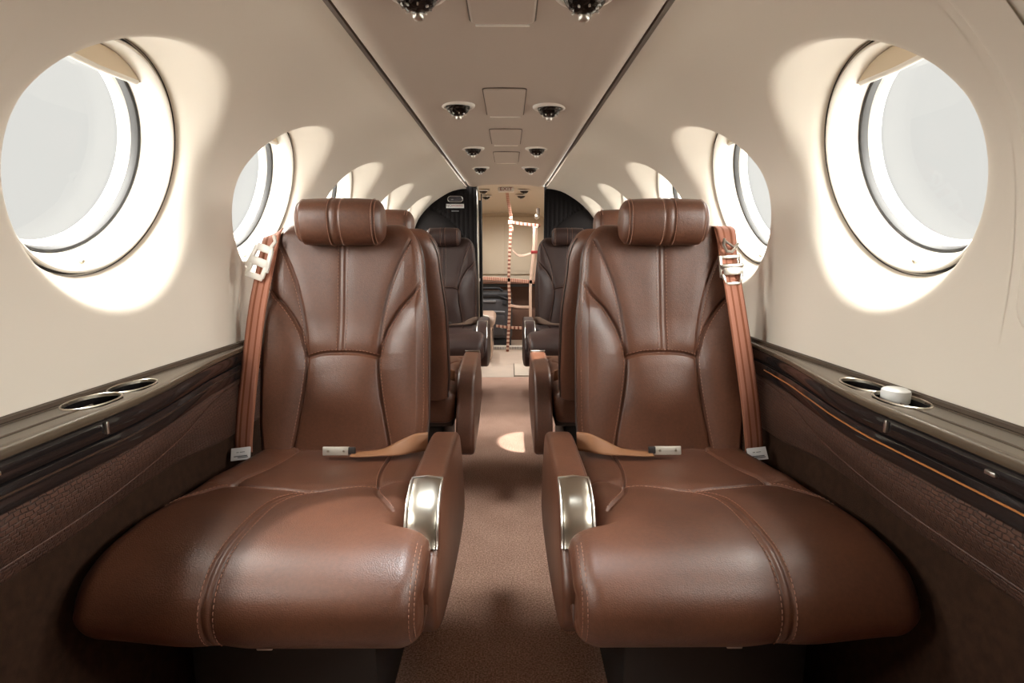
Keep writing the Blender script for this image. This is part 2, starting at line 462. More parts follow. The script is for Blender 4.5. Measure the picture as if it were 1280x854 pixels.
# lower side walls with ledge -------------------------------------------------
def ledge_inner(y):
    return float(np.interp(y, [-.8, .88, 1.0, 1.1, 1.25, 1.45, 1.75, 2.1, 2.4, 3.3, 3.6, 4.4], [.603, .603, .616, .634, .661, .683, .683, .68, .64, .64, .68, .68]))
def ledge_z(y): return float(np.interp(y, [-.8, .6, 1.5, 4.4], [.722, .716, .700, .69]))
CUPS = (.985, .878); ledge_outer = .703
for side in (-1, 1):
    nm = 'right' if side > 0 else 'left'
    # lower carpeted side wall from the floor to under the ledge
    gy = np.linspace(Y0, YB, 50); V = []
    for y in gy:
        for x, z in ((.62, 0), (.675, .10), (.702, .28), (.705, .48), (.706, .64)): V.append((side * x, y, z))
    tag(mesh(f'trim_lower_wall_{nm}', V, grid_faces(50, 5), M['lower'], flip=(side < 0)), kind='structure')
    lab = {'left': 'dark glossy side ledge along the left wall, its twin cup holders empty',
           'right': 'dark glossy side ledge along the right wall, a white cap in its cup holder'}[nm]
    L = empty('side_ledge', (side * .66, 1.0, .70), lab, 'side ledge')
    def loc(p): return (p[0] * side - side * .66, p[1] - 1.0, p[2] - .70)
    # top slab with two cup holes
    V = []; F = []
    hole = [(.660, CUPS[0], .029, .050), (.655, CUPS[1], .032, .050)]
    ytiles = [Y0, CUPS[1] - .0535, (CUPS[0] + CUPS[1]) / 2, CUPS[0] + .0535, YB]
    def top_strip(ya, yb, nn):
        n0 = len(V); q = np.linspace(ya, yb, nn)
        for y in q:
            xi = ledge_inner(y)
            for u in np.linspace(0, 1, 7):
                x = xi + (ledge_outer - xi) * u
                V.append(loc((x, y, ledge_z(y) + .004 * u)))
        for f in grid_faces(nn, 7): F.append(tuple(i + n0 for i in f))
    top_strip(ytiles[0], ytiles[1], 30); top_strip(ytiles[3], ytiles[4], 70)
    for (cx, cy, rx, ry), (ya, yb) in zip(reversed(hole), ((ytiles[1], ytiles[2]), (ytiles[2], ytiles[3]))):
        n0 = len(V); n = 64
        def zz(x, y): return ledge_z(y) + .004 * (x - ledge_inner(y)) / (ledge_outer - ledge_inner(y))
        for k in range(4):
            w = k / 3
            for q in range(n):
                a = 2 * PI * q / n; ca, sa = math.cos(a), math.sin(a)
                t = 1 / max(abs(ca), abs(sa)); u, v = (ca * t + 1) / 2, (sa * t + 1) / 2
                y = ya + (yb - ya) * v; xi = ledge_inner(y); x = xi + (ledge_outer - xi) * u
                X = x * (1 - w) + (cx + rx * ca) * w; Yy = y * (1 - w) + (cy + ry * sa) * w
                V.append(loc((X, Yy, zz(X, Yy))))
        for f in grid_faces(4, n, wrap_c=True): F.append(tuple(i + n0 for i in f))
    mesh('ledge_top', V, F, M['ledge'], L, flip=(side < 0))
    # raised bead along the ledge and its dark groove
    def strip(name, xf, zf, wid, h, mat, ya, yb, par):
        q = np.linspace(ya, yb, 40); V = []
        for y in q:
            x, z = xf(y), zf(y)
            for dx, dz in ((0, 0), (0, h), (wid, h), (wid, 0)): V.append(loc((x + dx, y, z + dz)))
        return mesh(name, V, grid_faces(40, 4, wrap_c=True) + [(0, 1, 2, 3), (159, 158, 157, 156)], mat, par, smooth=False)
    strip('wall_bead', lambda y: .690, ledge_z, .012, .009, M['groove'], Y0, YB, L)
    strip('table_slot', lambda y: .640, lambda y: ledge_z(y) + .0005, .003, .0022, M['groove'], Y0, .86, L)
    strip('table_slot', lambda y: .680, lambda y: ledge_z(y) + .0012, .003, .0026, M['groove'], Y0, .86, L)
    # front edge bullnose + glossy fascia in two boards with a shadow gap
    def sweep(name, prof, mat, ya=Y0, yb=YB, n=90, par=L, uv=False):
        q = np.linspace(ya, yb, n); V = []; U = []
        pl = arclen(np.array(prof))
        for y in q:
            xi = ledge_inner(y); z0 = ledge_z(y)
            for (dx, dz), l in zip(prof, pl): V.append(loc((xi + dx, y, z0 + dz))); U.append((y, l))
        return mesh(name, V, grid_faces(n, len(prof)), mat, par, uv=U if uv else None, flip=(side > 0))
    sweep('edge_moulding', [(.012, .0025), (.004, .0022), (-.003, 0), (-.006, -.004), (-.006, -.009), (-.003, -.012), (.004, -.012)], M['ledge'])
    sweep('drawer_front', [(.004, -.012), (.000, -.013), (.000, -.041), (.003, -.043), (.012, -.043)], M['black_gloss'])
    sweep('fascia', [(.010, -.045), (.003, -.045), (.001, -.047), (.002, -.078), (.005, -.082), (.020, -.082)], M['black_gloss'])
    q = np.linspace(Y0, 1.42, 60); V = []
    for y in q:
        xi = ledge_inner(y); z0 = ledge_z(y)
        for dx, dz in ((.0028, -.0570), (.0000, -.0570), (.0002, -.0596), (.0034, -.0596)): V.append(loc((xi + dx, y, z0 + dz)))
    mesh('inlay_line', V, grid_faces(60, 4, wrap_c=True), M['line'] if side > 0 else M['line_unlit'], L, smooth=False)
    # latch on the fascia
    MB().box(loc((ledge_inner(.83) - .0015, .83, ledge_z(.83) - .027)), (.006, .006, .020), .0015).build('latch', M['steel'], L)
    MB().box(loc((ledge_inner(.64) - .001, .64, ledge_z(.64) - .027)), (.005, .016, .006), .0015).build('latch', M['steel'], L)
    # cup wells
    for cx, cy, rx, ry in hole:
        z0 = ledge_z(cy) + .0025
        c = loc((cx, cy, z0))
        E4 = Matrix.Translation(c) @ Matrix.Diagonal((rx, ry, 1, 1))
        MB().lathe([(1.075, .0), (1.07, .0014), (1.03, .0022), (.99, .0012), (.98, -.004)], E4, 48).build('cup_rim', M['chrome'], L)
        MB().lathe([(1.0, 0), (.97, -.02), (.93, -.058), (.85, -.062), (0.001, -.062)], E4, 48).build('cup_well', M['black_gloss'], L)
    # padded embossed panel below the fascia: edge wavers down, with a curved seam
    gy = np.linspace(Y0, 4.2, 150); gu = np.linspace(0, 1, 30); V = []; U = []
    for y in gy:
        xi = ledge_inner(y); zt = ledge_z(y) - .080
        zb = float(np.interp(y, [-.8, .6, .85, 1.0, 1.15, 1.35, 1.6, 4.4], [.490, .495, .495, .503, .500, .470, .46, .46]))
        zs = float(np.interp(y, [-.8, .6, .8, .9, 1.0, 1.1, 1.2, 1.35, 1.6, 4.4], [.530, .532, .536, .545, .558, .572, .590, .602, .604, .604]))
        for u in gu:
            z = zt + (zb - zt) * u
            x = xi + .012 + (.690 - xi) * sstep(u, 0, 1.0) * .72 - .012 * math.sin(PI * min(u, 1))
            x += .010 * sstep(u, .93, 1.0)
            d = abs(z - zs); x += .005 * math.exp(-(d / .004) ** 2) + (.004 if z < zs else 0) * 1.0
            V.append(loc((x, y, z))); U.append((y, z))
    pl_ = {'left': 'dark embossed leather side panel under the left ledge, beside the left near seat',
           'right': 'brown embossed leather side panel under the right ledge, beside the right near seat'}[nm]
    PN = empty('sidewall_lining', (side * .66, 1.0, .70), pl_, 'wall panel')
    mesh('embossed_panel', V, grid_faces(150, 30), M['croc'], PN, uv=U, flip=(side > 0))
    V = []
    for y in gy:
        xi = ledge_inner(y); zt = ledge_z(y) - .080
        zb = float(np.interp(y, [-.8, .6, .85, 1.0, 1.15, 1.35, 1.6, 4.4], [.490, .495, .495, .503, .500, .470, .46, .46]))
        zs = float(np.interp(y, [-.8, .6, .8, .9, 1.0, 1.1, 1.2, 1.35, 1.6, 4.4], [.530, .532, .536, .545, .558, .572, .590, .602, .604, .604])) + .007
        u = (zs - zt) / (zb - zt)
        x = xi + .012 + (.690 - xi) * float(sstep(np.array(u), 0, 1.0)) * .72 - .012 * math.sin(PI * u)
        V.append(loc((x - .0005, y, zs)))
    MB().tube(V, .0014, 6).build('panel_piping', M['leather_edge'], PN)

tag(MB().lathe([(.0001, .010), (.016, .0098), (.0205, .007), (.0215, .003), (.0215, -.012), (.017, -.018), (.0001, -.018)],
    Matrix.Translation((.664, .905, ledge_z(.905) + .006)), 40).build('bottle_cap', M['white_cap']),
    'round white cap sitting in the right side ledge cup holder', 'cap')

# emergency-exit panel edge on the right wall, nearest the camera
V = []
gs = np.linspace(S_WIN - .42, S_WIN + .265, 40); gy = np.linspace(Y0 + .02, .765, 24)
def rr_mask(y, s):                      # rounded aft-lower corner
    return y, s
def exit_panel():
    V = []; F = []; nS = len(gs); nY = len(gy)
    # parametrise each row so its aft end follows a rounded corner
    for s in gs:
        e = .765; R = .05
        if s > gs[-1] - R: e -= R - math.sqrt(max(R * R - (s - (gs[-1] - R)) ** 2, 0))
        row = np.linspace(Y0 + .02, e, nY)
        for k, y in enumerate(row):
            edge = min(e - y, gs[-1] - s)
            d = .007 * math.sqrt(max(0, 1 - (1 - min(edge / .010, 1)) ** 2)) - .002
            V.append(wall_pt(1, y, s, -d))
    return V, [tuple(f) for f in grid_faces(nS, nY)]
# the panel carries a window opening, so only its strip aft of that window is built
gy_keep = None
def exit_strip():
    V = []; F = []
    ss = np.linspace(S_WIN - .45, S_WIN + .262, 60); R = .045
    prof = [(-.060, .0035), (-.030, .0068), (-.012, .0070), (-.006, .0062), (-.002, .0040), (0, .001), (.0005, -.002)]
    for s in ss:
        e = .762
        if s > ss[-1] - R: e -= R - math.sqrt(max(R * R - (s - (ss[-1] - R)) ** 2, 0))
        for dy, d in prof: V.append(wall_pt(1, e + dy, s, -d))
    return V, grid_faces(len(ss), len(prof))
V, F = exit_strip()
tag(mesh('trim_3', V, F, M['wall'], flip=True), kind='structure')

# unseen front bulkhead behind the camera, closed to cut frontal light, pale for bounce ---------------------
def section_outline():
    pts = [(x, z) for x, z in PROF] + [(.70, .40), (.66, .1), (.60, 0)]
    return pts
V = []; F = []
zs = np.linspace(0, 1.40, 40)
def half_w(z):
    if z >= .62: return float(np.interp(-z, -PROF[:, 1], PROF[:, 0]))
    return float(np.interp(z, [0, .1, .28, .48, .62], [.62, .675, .702, .705, .706]))
for sd in (-1, 1):
    n0 = len(V)
    for z in zs:
        V.append((0, Y0, z)); V.append((sd * (half_w(z) + .02), Y0, z))
    for f in grid_faces(len(zs), 2): F.append(tuple(i + n0 for i in f))
tag(mesh('wall_front', V, F, M['wall'], smooth=False), kind='structure')

# ceiling access panels --------------------------------------------------------
def rrect(cx, cy, w, h, r, n=6):
    out = []
    for sx, sy, a0 in ((1, 1, 0), (-1, 1, PI / 2), (-1, -1, PI), (1, -1, 1.5 * PI)):
        for k in range(n + 1):
            a = a0 + PI / 2 * k / n
            out.append((cx + sx * (w / 2 - r) + r * math.cos(a), cy + sy * (h / 2 - r) + r * math.sin(a)))
    return out
hatch_labels = ['large ceiling access panel nearest the camera, cut by the top of the photo',
                'ceiling access panel between the large pair of lit reading lights',
                'middle ceiling access panel, third from the camera',
                'small faint ceiling access panel farthest from the camera']
for (ya, yb, w), lab in zip(((.80, 1.135, .118), (1.60, 1.935, .116), (2.165, 2.505, .118), (2.71, 3.08, .120)), hatch_labels):
    yc = (ya + yb) / 2; z0 = ceil_z(0) + rise(yc)
    H = empty('ceiling_hatch', (.006, yc, z0), lab, 'access panel', 'access panels along the ceiling')
    for nm, ww, hh, zt, th, mat in (('gap_seal', w + .006, yb - ya + .006, -.0032, .004, M['groove']), ('panel', w, yb - ya, -.0060, .006, M['ceiling'])):
        o = rrect(0, 0, ww, hh, .014); m = len(o)
        inn = [(x * (1 - .004 / ww * 2), y * (1 - .004 / hh * 2)) for x, y in o]
        tilt = lambda y: (rise(yc + y) - rise(yc))
        V = [(x, y, zt + th + tilt(y)) for x, y in o] + [(x, y, zt + .0015 + tilt(y)) for x, y in o] + [(x, y, zt + tilt(y)) for x, y in inn]
        F = [tuple(range(m))] + [(i, (i + 1) % m, (i + 1) % m + m, i + m) for i in range(m)] + [(i + m, (i + 1) % m + m, (i + 1) % m + 2 * m, i + 2 * m) for i in range(m)] + [tuple(range(3 * m - 1, 2 * m - 1, -1))]
        mesh(nm, V, F, mat, H, smooth=False, flip=True)
    MB().box((0, (yb - ya) / 2 + .002, -.0062 + rise(yb) - rise(yc)), (w - .016, .005, .004), .001).build('edge_highlight', M['cream_plastic'], H)  # pale bar standing in for the lit highlight along the far edge

# reading lights ----------------------------------------------------------------
def make_light(label, group):
    L = empty('reading_light', (0, 0, 0), label, 'reading light', group)
    I = Matrix()
    MB().lathe([(.052, .004), (.051, -.002), (.047, -.0055), (.042, -.006), (.038, -.003), (.037, .003)], I, 40).build('bezel', M['cream_plastic'], L)
    # faceted dark dome, tilted
    V = []; F = []; rings = 7; n = 16
    for i in range(rings):
        t = i / (rings - 1) * PI / 2 * .93
        for k in range(n):
            a = 2 * PI * (k + .5 * (i % 2)) / n
            V.append((.037 * math.cos(t) * math.cos(a), .037 * math.cos(t) * math.sin(a), .001 - .031 * math.sin(t)))
    for i in range(rings - 1):
        for k in range(n):
            F.append((i * n + k, i * n + (k + 1) % n, (i + 1) * n + (k + 1) % n, (i + 1) * n + k))
    F.append(tuple((rings - 1) * n + k for k in range(n)))
    mesh('dome', V, F, M['dome'], L, smooth=False, flip=True)
    m = MB()
    for k in range(8):
        a = 2 * PI * k / 8 + .2
        m.box((.022 * math.cos(a), .022 * math.sin(a), -.0255), (.005, .003, .004), .0008, rot=Matrix.Rotation(a, 3, 'Z'))
    m.build('bulb_cluster', M['steel'], L)
    MB().lathe([(.0001, -.038), (.006, -.0375), (.009, -.035), (.010, -.030), (.010, -.024)], Matrix.Translation((0, .012, 0)), 20).build('lens', M['steel'], L)
    return L
M['dome'] = simple('dark_faceted_metal', (.035, .028, .024), .22, .8)
def copy_tree(o, parent=None):
    c = o.copy(); COL.objects.link(c)
    if parent: c.parent = parent
    for ch in o.children: copy_tree(ch, c)
    return c
LN = [(-.1335, 1.000), (.1435, 1.004), (-.136, 1.790), (.142, 1.806), (-.142, 2.60), (.142, 2.60), (-.144, 3.28), (.142, 3.28)]
rows = ['cut by the top edge of the photo', 'of the largest pair fully in view', 'of the third pair, beyond the middle access panel', 'of the fourth pair, nearest the aft divider']
proto_l = None
for i, (x, y) in enumerate(LN):
    lab = f"{'left' if i % 2 == 0 else 'right'} dark ceiling reading light {rows[i // 2]}"
    if i == 0: o = proto_l = make_light(lab, 'reading lights along the cabin ceiling')
    else: o = copy_tree(proto_l); o['label'] = lab
    o.location = (x, y, ceil_z(x) + rise(y) - .001)

# ------------------------------------------------------------------ seats
def build_surface(name, P, mat, parent, flip, wrap_r=True):
    """P: (rows, cols, 3) grid, rows wrap"""
    nr, nc = P.shape[:2]
    V = P.reshape(-1, 3); F = grid_faces(nr, nc, wrap_r=wrap_r)
    return mesh(name, V, F, mat, parent, flip=flip)

def weld(o, mb, mat):
    """the thread belongs to the cover it is sewn into"""
    me = o.data; n = len(me.polygons); k = len(me.vertices)
    V = [v.co[:] for v in me.vertices] + mb.v
    F = [tuple(p.vertices) for p in me.polygons] + [tuple(i + k for i in f) for f in mb.f]
    new = bpy.data.meshes.new(me.name); new.from_pydata(V, [], F)
    for m_ in me.materials: new.materials.append(m_)
    new.materials.append(mat); j = len(new.materials) - 1
    for i, p in enumerate(new.polygons):
        p.use_smooth = i < n
        if i >= n: p.material_index = j
    new.update(); o.data = new

def stitches(name, lines, surf, sgn, parent, L=.0056, gap=.0036, r=.00075, mat=None):
    """short raised thread dashes along lines in surface coordinates; surf -> (point, normal)"""
    mb = MB()
    for ln in lines:
        P = catmull(ln, 12) if len(ln) > 2 else np.array(ln, float)
        Ls = arclen(P); s = 0
        while s + L < Ls[-1]:
            pts = []
            for q in (0, .5, 1):
                a = np.interp(s + L * q, Ls, P[:, 0]); b = np.interp(s + L * q, Ls, P[:, 1])
                p, n = surf(a, b); pts.append(Vector(p) + Vector(n) * (.0009 if q == .5 else .0002))
            mb.tube([(sgn * p.x, p.y, p.z) for p in pts], r, 4)
            s += L + gap
    weld(parent, mb, mat or M['thread'])

def offset_line(ln, d):
    P = catmull(ln, 8) if len(ln) > 2 else np.array(ln, float)
    T = np.gradient(P, axis=0); T /= np.linalg.norm(T, axis=1)[:, None] + 1e-9
    return P + np.stack([-T[:, 1], T[:, 0]], 1) * d

# ---- cushion --------------------------------------------------------------
CP = catmull([(.03, .435), (-.06, .437), (-.16, .440), (-.28, .449), (-.40, .4545), (-.48, .452), (-.535, .442), (-.580, .418), (-.602, .386), (-.602, .350), (-.582, .322), (-.54, .308), (-.36, .306), (-.15, .306), (.03, .306), (.06, .335), (.06, .41)], 14, closed=True)
CP = resample(CP, 420, closed=True)
_i0 = int(np.argmin(np.abs(CP[:60, 0]) + (CP[:60, 1] < .4) * 9)); CP = np.roll(CP, -_i0, axis=0)
CQ = arclen(np.vstack([CP, CP[:1]]))[:-1]
CT = np.roll(CP, -1, 0) - np.roll(CP, 1, 0); CT /= np.linalg.norm(CT, axis=1)[:, None]
CN = np.stack([CT[:, 1], -CT[:, 0]], 1)        # candidate outward
if CN[20, 1] < 0: CN = -CN
def cush_x(y):
    xl = -.240 - .058 * sstep(-np.asarray(y), .440, .468) + .006 * sstep(-np.asarray(y), .56, .60)
    xr = np.interp(-np.asarray(y), [-.1, 0, .1, .2, .3, .40, .50, .56, .60], [.205, .212, .232, .248, .260, .266, .267, .266, .260])
    return xl, xr
C_TRANS = [(-.150, .228), (-.07, .252), (0, .262), (.09, .252), (.170, .230)]
C_WEDGE = [(.170, .230), (.205, .285), (.262, .385)]
C_REAR = [(.112, .0), (.135, .09), (.170, .230)]
C_OUT = [(.170, .230), (.21, .235), (.256, .232)]
C_IN1 = [(-.138, .03), (-.136, .13), (-.150, .228)]
C_IN2 = [(-.150, .228), (-.165, .30), (-.212, .385)]
C_IN3 = [(-.150, .228), (-.20, .222), (-.245, .225)]
C_CTR = [(-.023, .262), (.010, .300), (.033, .355), (.040, .44), (.042, .53), (.038, .62), (.034, .70)]
SMOOTH = lambda ln: catmull(ln, 6)
C_SEAMS = [(SMOOTH(s), .0056, .0040) for s in (C_TRANS, C_WEDGE, C_REAR, C_IN1, C_IN2)] + [(SMOOTH(C_OUT), .002, .004), (SMOOTH(C_IN3), .002, .004)]
C_CL = [offset_line(C_CTR, d) for d in (-.0075, .0075)]
def cush_disp(X, Q):
    D = np.zeros(np.broadcast(X, Q).shape)
    for s, d, w in C_SEAMS:
        r = poly_dist(X, Q, s); D -= d * np.exp(-(r / w) ** 2) + d * .55 * np.exp(-(r / (w * 6)) ** 2)
    for s in C_CL: D -= .0034 * np.exp(-(poly_dist(X, Q, s) / .0026) ** 2)
    rc = poly_dist(X, Q, SMOOTH(C_CTR)); D -= .0055 * np.exp(-(rc / .035) ** 2)
    # front panels swell, rear well dishes for the sitter
    front = sstep(Q, .25, .34) * (1 - sstep(Q, .70, .80))
    D += .007 * front
    D -= .010 * np.exp(-((X) / .13) ** 2 - ((Q - .12) / .12) ** 2)
    D += .010 * sstep(X, .13, .20) * (1 - sstep(Q, .20, .30))
    mask = 1 - sstep(Q, .78, .86)
    return D * mask
EDGE_R = .042
def cush_grid():
    t = np.sin(np.linspace(-1, 1, 230) * PI / 2 * .995); t[0], t[-1] = -1, 1
    t = .45 * t + .55 * np.linspace(-1, 1, 230)
    nr = len(CP); P = np.zeros((nr, len(t), 3))
    y0 = CP[:, 0]; xl, xr = cush_x(y0)
    X = (xl + xr)[:, None] / 2 + (xr - xl)[:, None] / 2 * t[None, :]
    Dist = (1 - np.abs(t))[None, :] * ((xr - xl) / 2)[:, None]
    q = np.clip(Dist / EDGE_R, 0, 1); ins = EDGE_R * (1 - np.sqrt(np.clip(1 - (1 - q) ** 2, 0, 1)))
    D = cush_disp(X, CQ[:, None] * np.ones_like(X)) - ins * .92
    # the under edge of the roll lifts towards the window side
    lift = .020 * sstep(t, .15, 1.0)[None, :] * (1 - sstep(CP[:, 1], .335, .40))[:, None]
    P[:, :, 0] = X
    P[:, :, 1] = CP[:, 0][:, None] + CN[:, 0][:, None] * D
    P[:, :, 2] = CP[:, 1][:, None] + CN[:, 1][:, None] * D + lift
    return P
_CG = cush_grid()
def cush_surf(x, q):
    i = np.interp(q, CQ[:330], np.arange(330)); i = int(round(i))
    y0 = CP[i, 0]; xl, xr = cush_x(y0)
    dist = min(x - xl, xr - x); qq = min(max(dist / EDGE_R, 0), 1); ins = EDGE_R * (1 - math.sqrt(max(1 - (1 - qq) ** 2, 0)))
    yy = np.interp(q, CQ, CP[:, 0]); zz = np.interp(q, CQ, CP[:, 1])
    d = float(cush_disp(np.array([x]), np.array([q]))[0]) - .92 * ins + .0006
    return (x, yy + CN[i, 0] * d, zz + CN[i, 1] * d), (0, CN[i, 0], CN[i, 1])

# ---- backrest -------------------------------------------------------------
REC = math.atan(.215); UY, UZ = math.sin(REC), math.cos(REC)
BH = .615; BZ = .425
B_A = [(.175, .565), (.150, .51), (.124, .44), (.105, .355), (.094, .262)]
B_B = [(.206, .455), (.183, .418), (.150, .380), (.117, .325), (.0975, .262), (.095, .22), (.103, .15), (.115, .08), (.130, .0)]
B_T = [(-.092, .252), (-.05, .262), (0, .264), (.05, .262), (.092, .252)]
B_C = [(.004, .262), (.004, .60)]
def bw(h, outer):
    h = np.asarray(h, float)
    base = .222 - .016 * sstep(h, .30, .52) - (.010 * sstep(h, .22, .50) if outer else 0) - .006 * (1 - sstep(h, 0, .10))
    k = np.clip((h - .495) / .12, 0, 1)
    return base - (base - .135) * (1 - np.sqrt(np.clip(1 - k ** 2, 0, 1)))
B_SEAMS = [(SMOOTH(B_A), .0050, .0036), (SMOOTH(B_B), .0075, .0040), (SMOOTH(B_T), .0070, .0040)]
def back_disp(X, Hh):
    A = np.abs(X); D = np.zeros(np.broadcast(X, Hh).shape)
    for s, d, w in B_SEAMS:
        xx = A if s is not B_SEAMS[2][0] else X
        r = poly_dist(xx, Hh, s); D -= d * np.exp(-(r / w) ** 2) + d * .45 * np.exp(-(r / (w * 5)) ** 2)
    for o in (-.0065, .0065):
        D -= .0022 * np.exp(-((X - .004 - o) / .003) ** 2) * sstep(Hh, .255, .27)
    D -= .002 * np.exp(-((X - .004) / .02) ** 2) * sstep(Hh, .26, .3)
    # bolster swell outside the B seam, lumbar swell, centre dish
    bx = np.interp(Hh, [0, .15, .22, .262, .325, .380, .418, .455, .6], [.130, .103, .095, .0975, .117, .15, .183, .206, .23])
    out = np.clip((A - bx) / .085, 0, 1); lower = 1 - sstep(Hh, .38, .46)
    D += .024 * np.sin(np.clip(out, 0, 1) * PI / 2) * lower
    D += .017 * np.clip(1 - (A / .10) ** 2, 0, 1) * np.exp(-((Hh - .15) / .085) ** 2)
    D -= .008 * np.clip(1 - (A / .16) ** 2, 0, 1) * sstep(Hh, .27, .36)
    return D
def back_thick(h):
    k = np.clip((h - (BH - .045)) / .045, 0, 1)
    return np.sqrt(np.clip(1 - k ** 2, 0.0004, 1))
NB_X, NB_H = 150, 150
def back_row(h, outer_pos):
    """closed loop (x, n) at height h: front face from -w to +w, rounded edges, back face"""
    wl_, wr_ = bw(h, False), bw(h, True)
    return wl_, wr_
FR, BT = .024, .088                      # front edge radius, total thickness
def back_point(t, h):
    """front face: t in [-1,1]"""
    wl_, wr_ = float(bw(h, False)), float(bw(h, True))
    x = t * (wr_ if t > 0 else wl_)
    dist = (1 - abs(t)) * (wr_ if t > 0 else wl_)
    q = min(dist / FR, 1); ins = FR * (1 - math.sqrt(max(1 - (1 - q) ** 2, 0)))
    return x, ins
def b_world(x, h, n):
    th = float(back_thick(h)); nc = -BT / 2
    n2 = nc + (n - nc) * th
    return (x, UY * h - UZ * n2, BZ + UZ * h + UY * n2)
def b_row(X, h, n):
    th = float(back_thick(h)); n2 = -BT / 2 + (n + BT / 2) * th
    return np.stack([X, UY * h - UZ * n2, BZ + UZ * h + UY * n2], 1)
def back_surf(x, h):
    wl_, wr_ = float(bw(h, False)), float(bw(h, True)); w = wr_ if x > 0 else wl_
    dist = w - abs(x); q = min(max(dist / FR, 0), 1); ins = FR * (1 - math.sqrt(max(1 - (1 - q) ** 2, 0)))
    n = float(back_disp(np.array([x]), np.array([h]))[0]) * (q if q < 1 else 1) - ins + .0005
    return b_world(x, h, n), (0, -UZ, UY)
def back_grid():
    hs = np.concatenate([np.linspace(0, BH - .045, 270), BH - .045 + .045 * np.sin(np.linspace(0, 1, 14)[1:] * PI / 2)])
    t = np.linspace(-1, 1, 250); t = .5 * np.sin(t * PI / 2) + .5 * t
    nb = 24
    P = np.zeros((len(hs), len(t) + nb, 3))
    for i, h in enumerate(hs):
        wl_, wr_ = float(bw(h, False)), float(bw(h, True))
        X = np.where(t > 0, t * wr_, t * wl_); dist = (1 - np.abs(t)) * np.where(t > 0, wr_, wl_)
        q = np.clip(dist / FR, 0, 1); ins = FR * (1 - np.sqrt(np.clip(1 - (1 - q) ** 2, 0, 1)))
        n = back_disp(X, np.full_like(X, h)) * q - ins
        P[i, :len(t)] = b_row(X, h, n)
        # sides and back
        loop = [(wr_, -.045), (wr_ - .002, -.062), (wr_ - .012, -.078), (wr_ - .03, -.088)]
        k = np.linspace(wr_ - .05, -wl_ + .05, nb - 8)
        loop += [(a, -.088) for a in k] + [(-wl_ + .03, -.088), (-wl_ + .012, -.078), (-wl_ + .002, -.062), (-wl_, -.045)]
        for j, (x, n_) in enumerate(loop): P[i, len(t) + j] = b_world(x, h, n_)
    return P
_BG = back_grid()

# ---- headrest --------------------------------------------------------------
def pillow(P2, x0, x1, R, nx=70, disp=None, power=1.0):
    """closed (y,z) loop swept along x with rounded ends"""
    N = len(P2); T = np.roll(P2, -1, 0) - np.roll(P2, 1, 0); T /= np.linalg.norm(T, axis=1)[:, None]
    Nn = np.stack([T[:, 1], -T[:, 0]], 1); c = P2.mean(0)
    if ((P2 - c) * Nn).sum() < 0: Nn = -Nn
    u = np.linspace(-1, 1, nx); u = .65 * np.sin(u * PI / 2) + .35 * u
    xs = (x0 + x1) / 2 + u * (x1 - x0) / 2
    P = np.zeros((N, nx, 3)); q = np.arange(N) / N
    for j, x in enumerate(xs):
        dist = min(x - x0, x1 - x); k = min(max(dist / R, 0), 1); ins = R * (1 - math.sqrt(max(1 - (1 - k) ** 2, 0)))
        d = -ins + (disp(x, q) if disp is not None else 0)
        P[:, j, 0] = x; P[:, j, 1:] = P2 + Nn * (d if np.ndim(d) else np.full(N, d))[:, None]
    return P, Nn

def cap_faces(nr, nc):
    return [tuple(i * nc for i in range(nr)), tuple(i * nc + nc - 1 for i in reversed(range(nr)))]

def lofted(name, P, mat, parent, sgn, close=True):
    nr, nc = P.shape[:2]; Q = P.copy(); Q[:, :, 0] *= sgn
    F = grid_faces(nr, nc, wrap_r=True)
    if close: F += cap_faces(nr, nc)
    o = mesh(name, Q.reshape(-1, 3), F, mat, parent)
    bm = bmesh.new(); bm.from_mesh(o.data); bmesh.ops.recalc_face_normals(bm, faces=bm.faces[:]); bm.to_mesh(o.data); bm.free()
    return o

def ribbon(name, centers, widths, wdirs, mat, parent, th=.0022, sgn=1, smooth=True):
    C = [np.array(c, float) for c in centers]; n = len(C); V = []; U = []
    CS = catmull(np.array(centers), 8); WS = catmull(np.array([np.array(w) / np.linalg.norm(w) * k for w, k in zip(wdirs, widths)]), 8)
    T = np.gradient(CS, axis=0); L = arclen(CS); m = len(CS)
    cols = 7
    for i in range(m):
        wv = WS[i]; nrm = np.cross(wv, T[i]); nrm /= np.linalg.norm(nrm) + 1e-9
        for face in (0, 1):
            for k in range(cols):
                u = k / (cols - 1) if face == 0 else 1 - k / (cols - 1)
                p = CS[i] + wv * (u - .5) + nrm * (th / 2 if face == 0 else -th / 2)
                V.append((p[0] * sgn, p[1], p[2])); U.append((u, L[i]))
    F = grid_faces(m, 2 * cols, wrap_c=True) + [tuple(range(2 * cols)), tuple((m - 1) * 2 * cols + k for k in reversed(range(2 * cols)))]
    o = mesh(name, V, F, mat, parent, uv=U)
    bm = bmesh.new(); bm.from_mesh(o.data); bmesh.ops.recalc_face_normals(bm, faces=bm.faces[:]); bm.to_mesh(o.data); bm.free()
    return o

HR = np.array([(.054 * math.copysign(abs(math.cos(a)) ** .85, math.cos(a)), .057 * math.copysign(abs(math.sin(a)) ** .85, math.sin(a))) for a in np.linspace(0, 2 * PI, 64, endpoint=False)])

